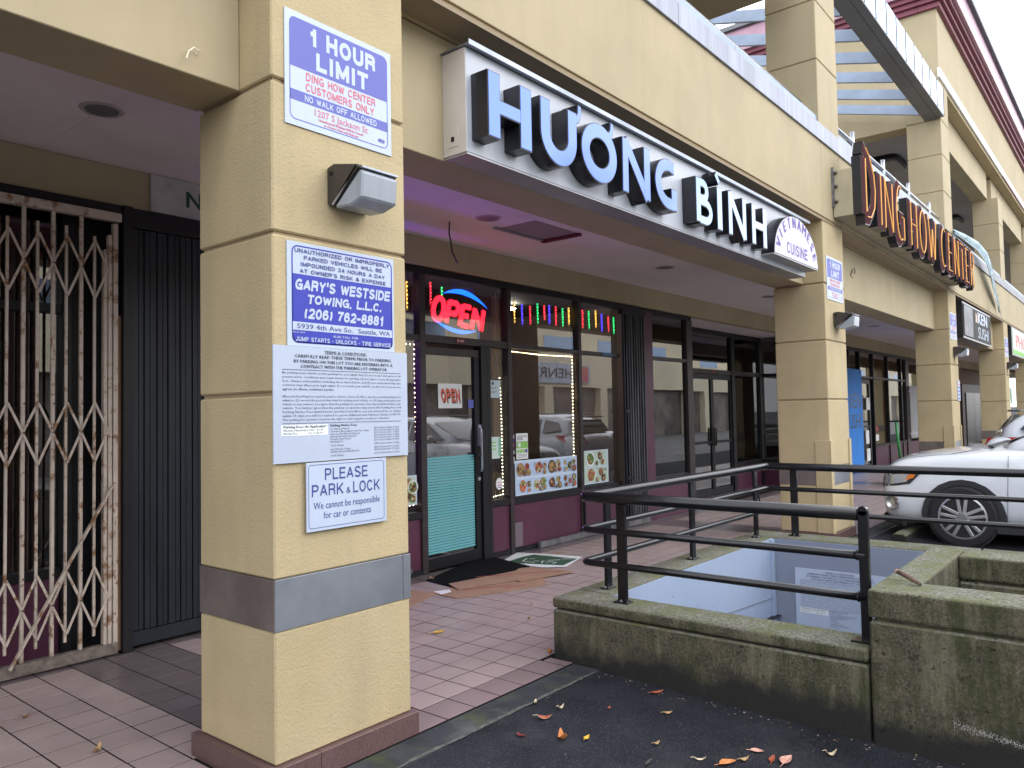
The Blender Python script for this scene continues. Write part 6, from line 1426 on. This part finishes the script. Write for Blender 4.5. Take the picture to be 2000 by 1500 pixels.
    MB().box(-.58, -1.87, 1.475, .58, -1.70, 1.50).build('rear_spoiler', plastic, t, local=True, bevel=.012)
    MB().bar((-.60, 1.06, 1.11), (.60, 1.02, 1.13), .05, .02).build('wiper', plastic, t, local=True)
    for s_ in (-.9,):
        MB().prism([(.075*math.cos(2*math.pi*q/20), .075*math.sin(2*math.pi*q/20)) for q in range(20)], (s_-.002, -1.55, .90), (0,1,0), (0,0,1), (-.004,0,0)).build('fuel_cap', body_col, t, local=True)
    return t
car = make_car('white crossover parked nose to the kerb behind the black railing, front wheel in view', whitepaint)
def copy_tree(o, parent=None):
    c = o.copy(); COL.objects.link(c)
    if parent: c.parent = parent
    for ch in list(o.children): copy_tree(ch, c)
    return c
def put(o, x, y, z, rz, sx=1):
    o.location = (x, y, z); o.rotation_euler = (0, 0, rz)
car2 = copy_tree(car); car2['label'] = 'white wagon backed up to the arcade beyond the first car, red tail light showing'; 
put(car, 10.745, .32, -.068, 0); put(car2, 13.75, -.30, -.068, math.pi); car2.scale = (1, 1, 1)
# cars across the aisle (seen reflected in the shop glass)
for k, (x, y, rz, lab) in enumerate(((13.5, -5.6, math.pi, 'white car across the parking aisle, nearest in the row'), (17.6, -5.4, math.pi, 'white car across the parking aisle, second in the row'), (22.5, -5.5, 0, 'white car across the parking aisle, farthest in the row'), (1.5, -6.5, math.pi, 'white car behind the camera across the aisle'))):
    c = copy_tree(car); c['label'] = lab; put(c, x, y, -.14, rz)
# building opposite, seen only as reflections in the glass
oppc = mat('opposite_lit_cream', (.80, .72, .54), .8, noise=.1, nscale=.5)  # cream made brighter, standing in for sunlight this facade does not get
OB = thing('opposite_building', (20, -15, 0), 'cream two storey shop building across the parking lot with a long white sign', 'building')
MB().box(-30, -16.0, -.2, 170, -15.0, 3.0).build('lower_wall', mat('dark_shopfronts', (.22, .19, .17), .5, noise=.6, nscale=.7), OB)
MB().box(-30, -16.2, 3.0, 170, -14.6, 4.9).build('fascia', oppc, OB); MB().box(-30, -16.0, 4.9, 170, -15.6, 6.4).build('upper_wall', oppc, OB)
for k in range(35):
    x = -28+k*5.6; MB().box(x, -15.0, -.2, x+.8, -14.55, 3.0).build('column', oppc, OB); MB().box(x+1.4, -15.61, 5.0, x+4.6, -15.57, 6.0).build('window', mirror_met, OB)
OS = thing('opposite_sign', (34, -14.55, 3.6), 'long white sign with thin black letters on the building across the lot', 'shop sign')
MB().box(30, -14.56, 3.2, 38, -14.5, 4.3).build('panel', signwhite2, OS); text("HENRY'S", letblack, OS, (36.2, -14.48, 3.5), (-1,0,0), ZU, 4.6, .55, bold=-.005)
for x in (30.2, 36.9): MB().box(x, -14.49, 3.3, x+.9, -14.47, 4.2).build('red_square', signred, OS)
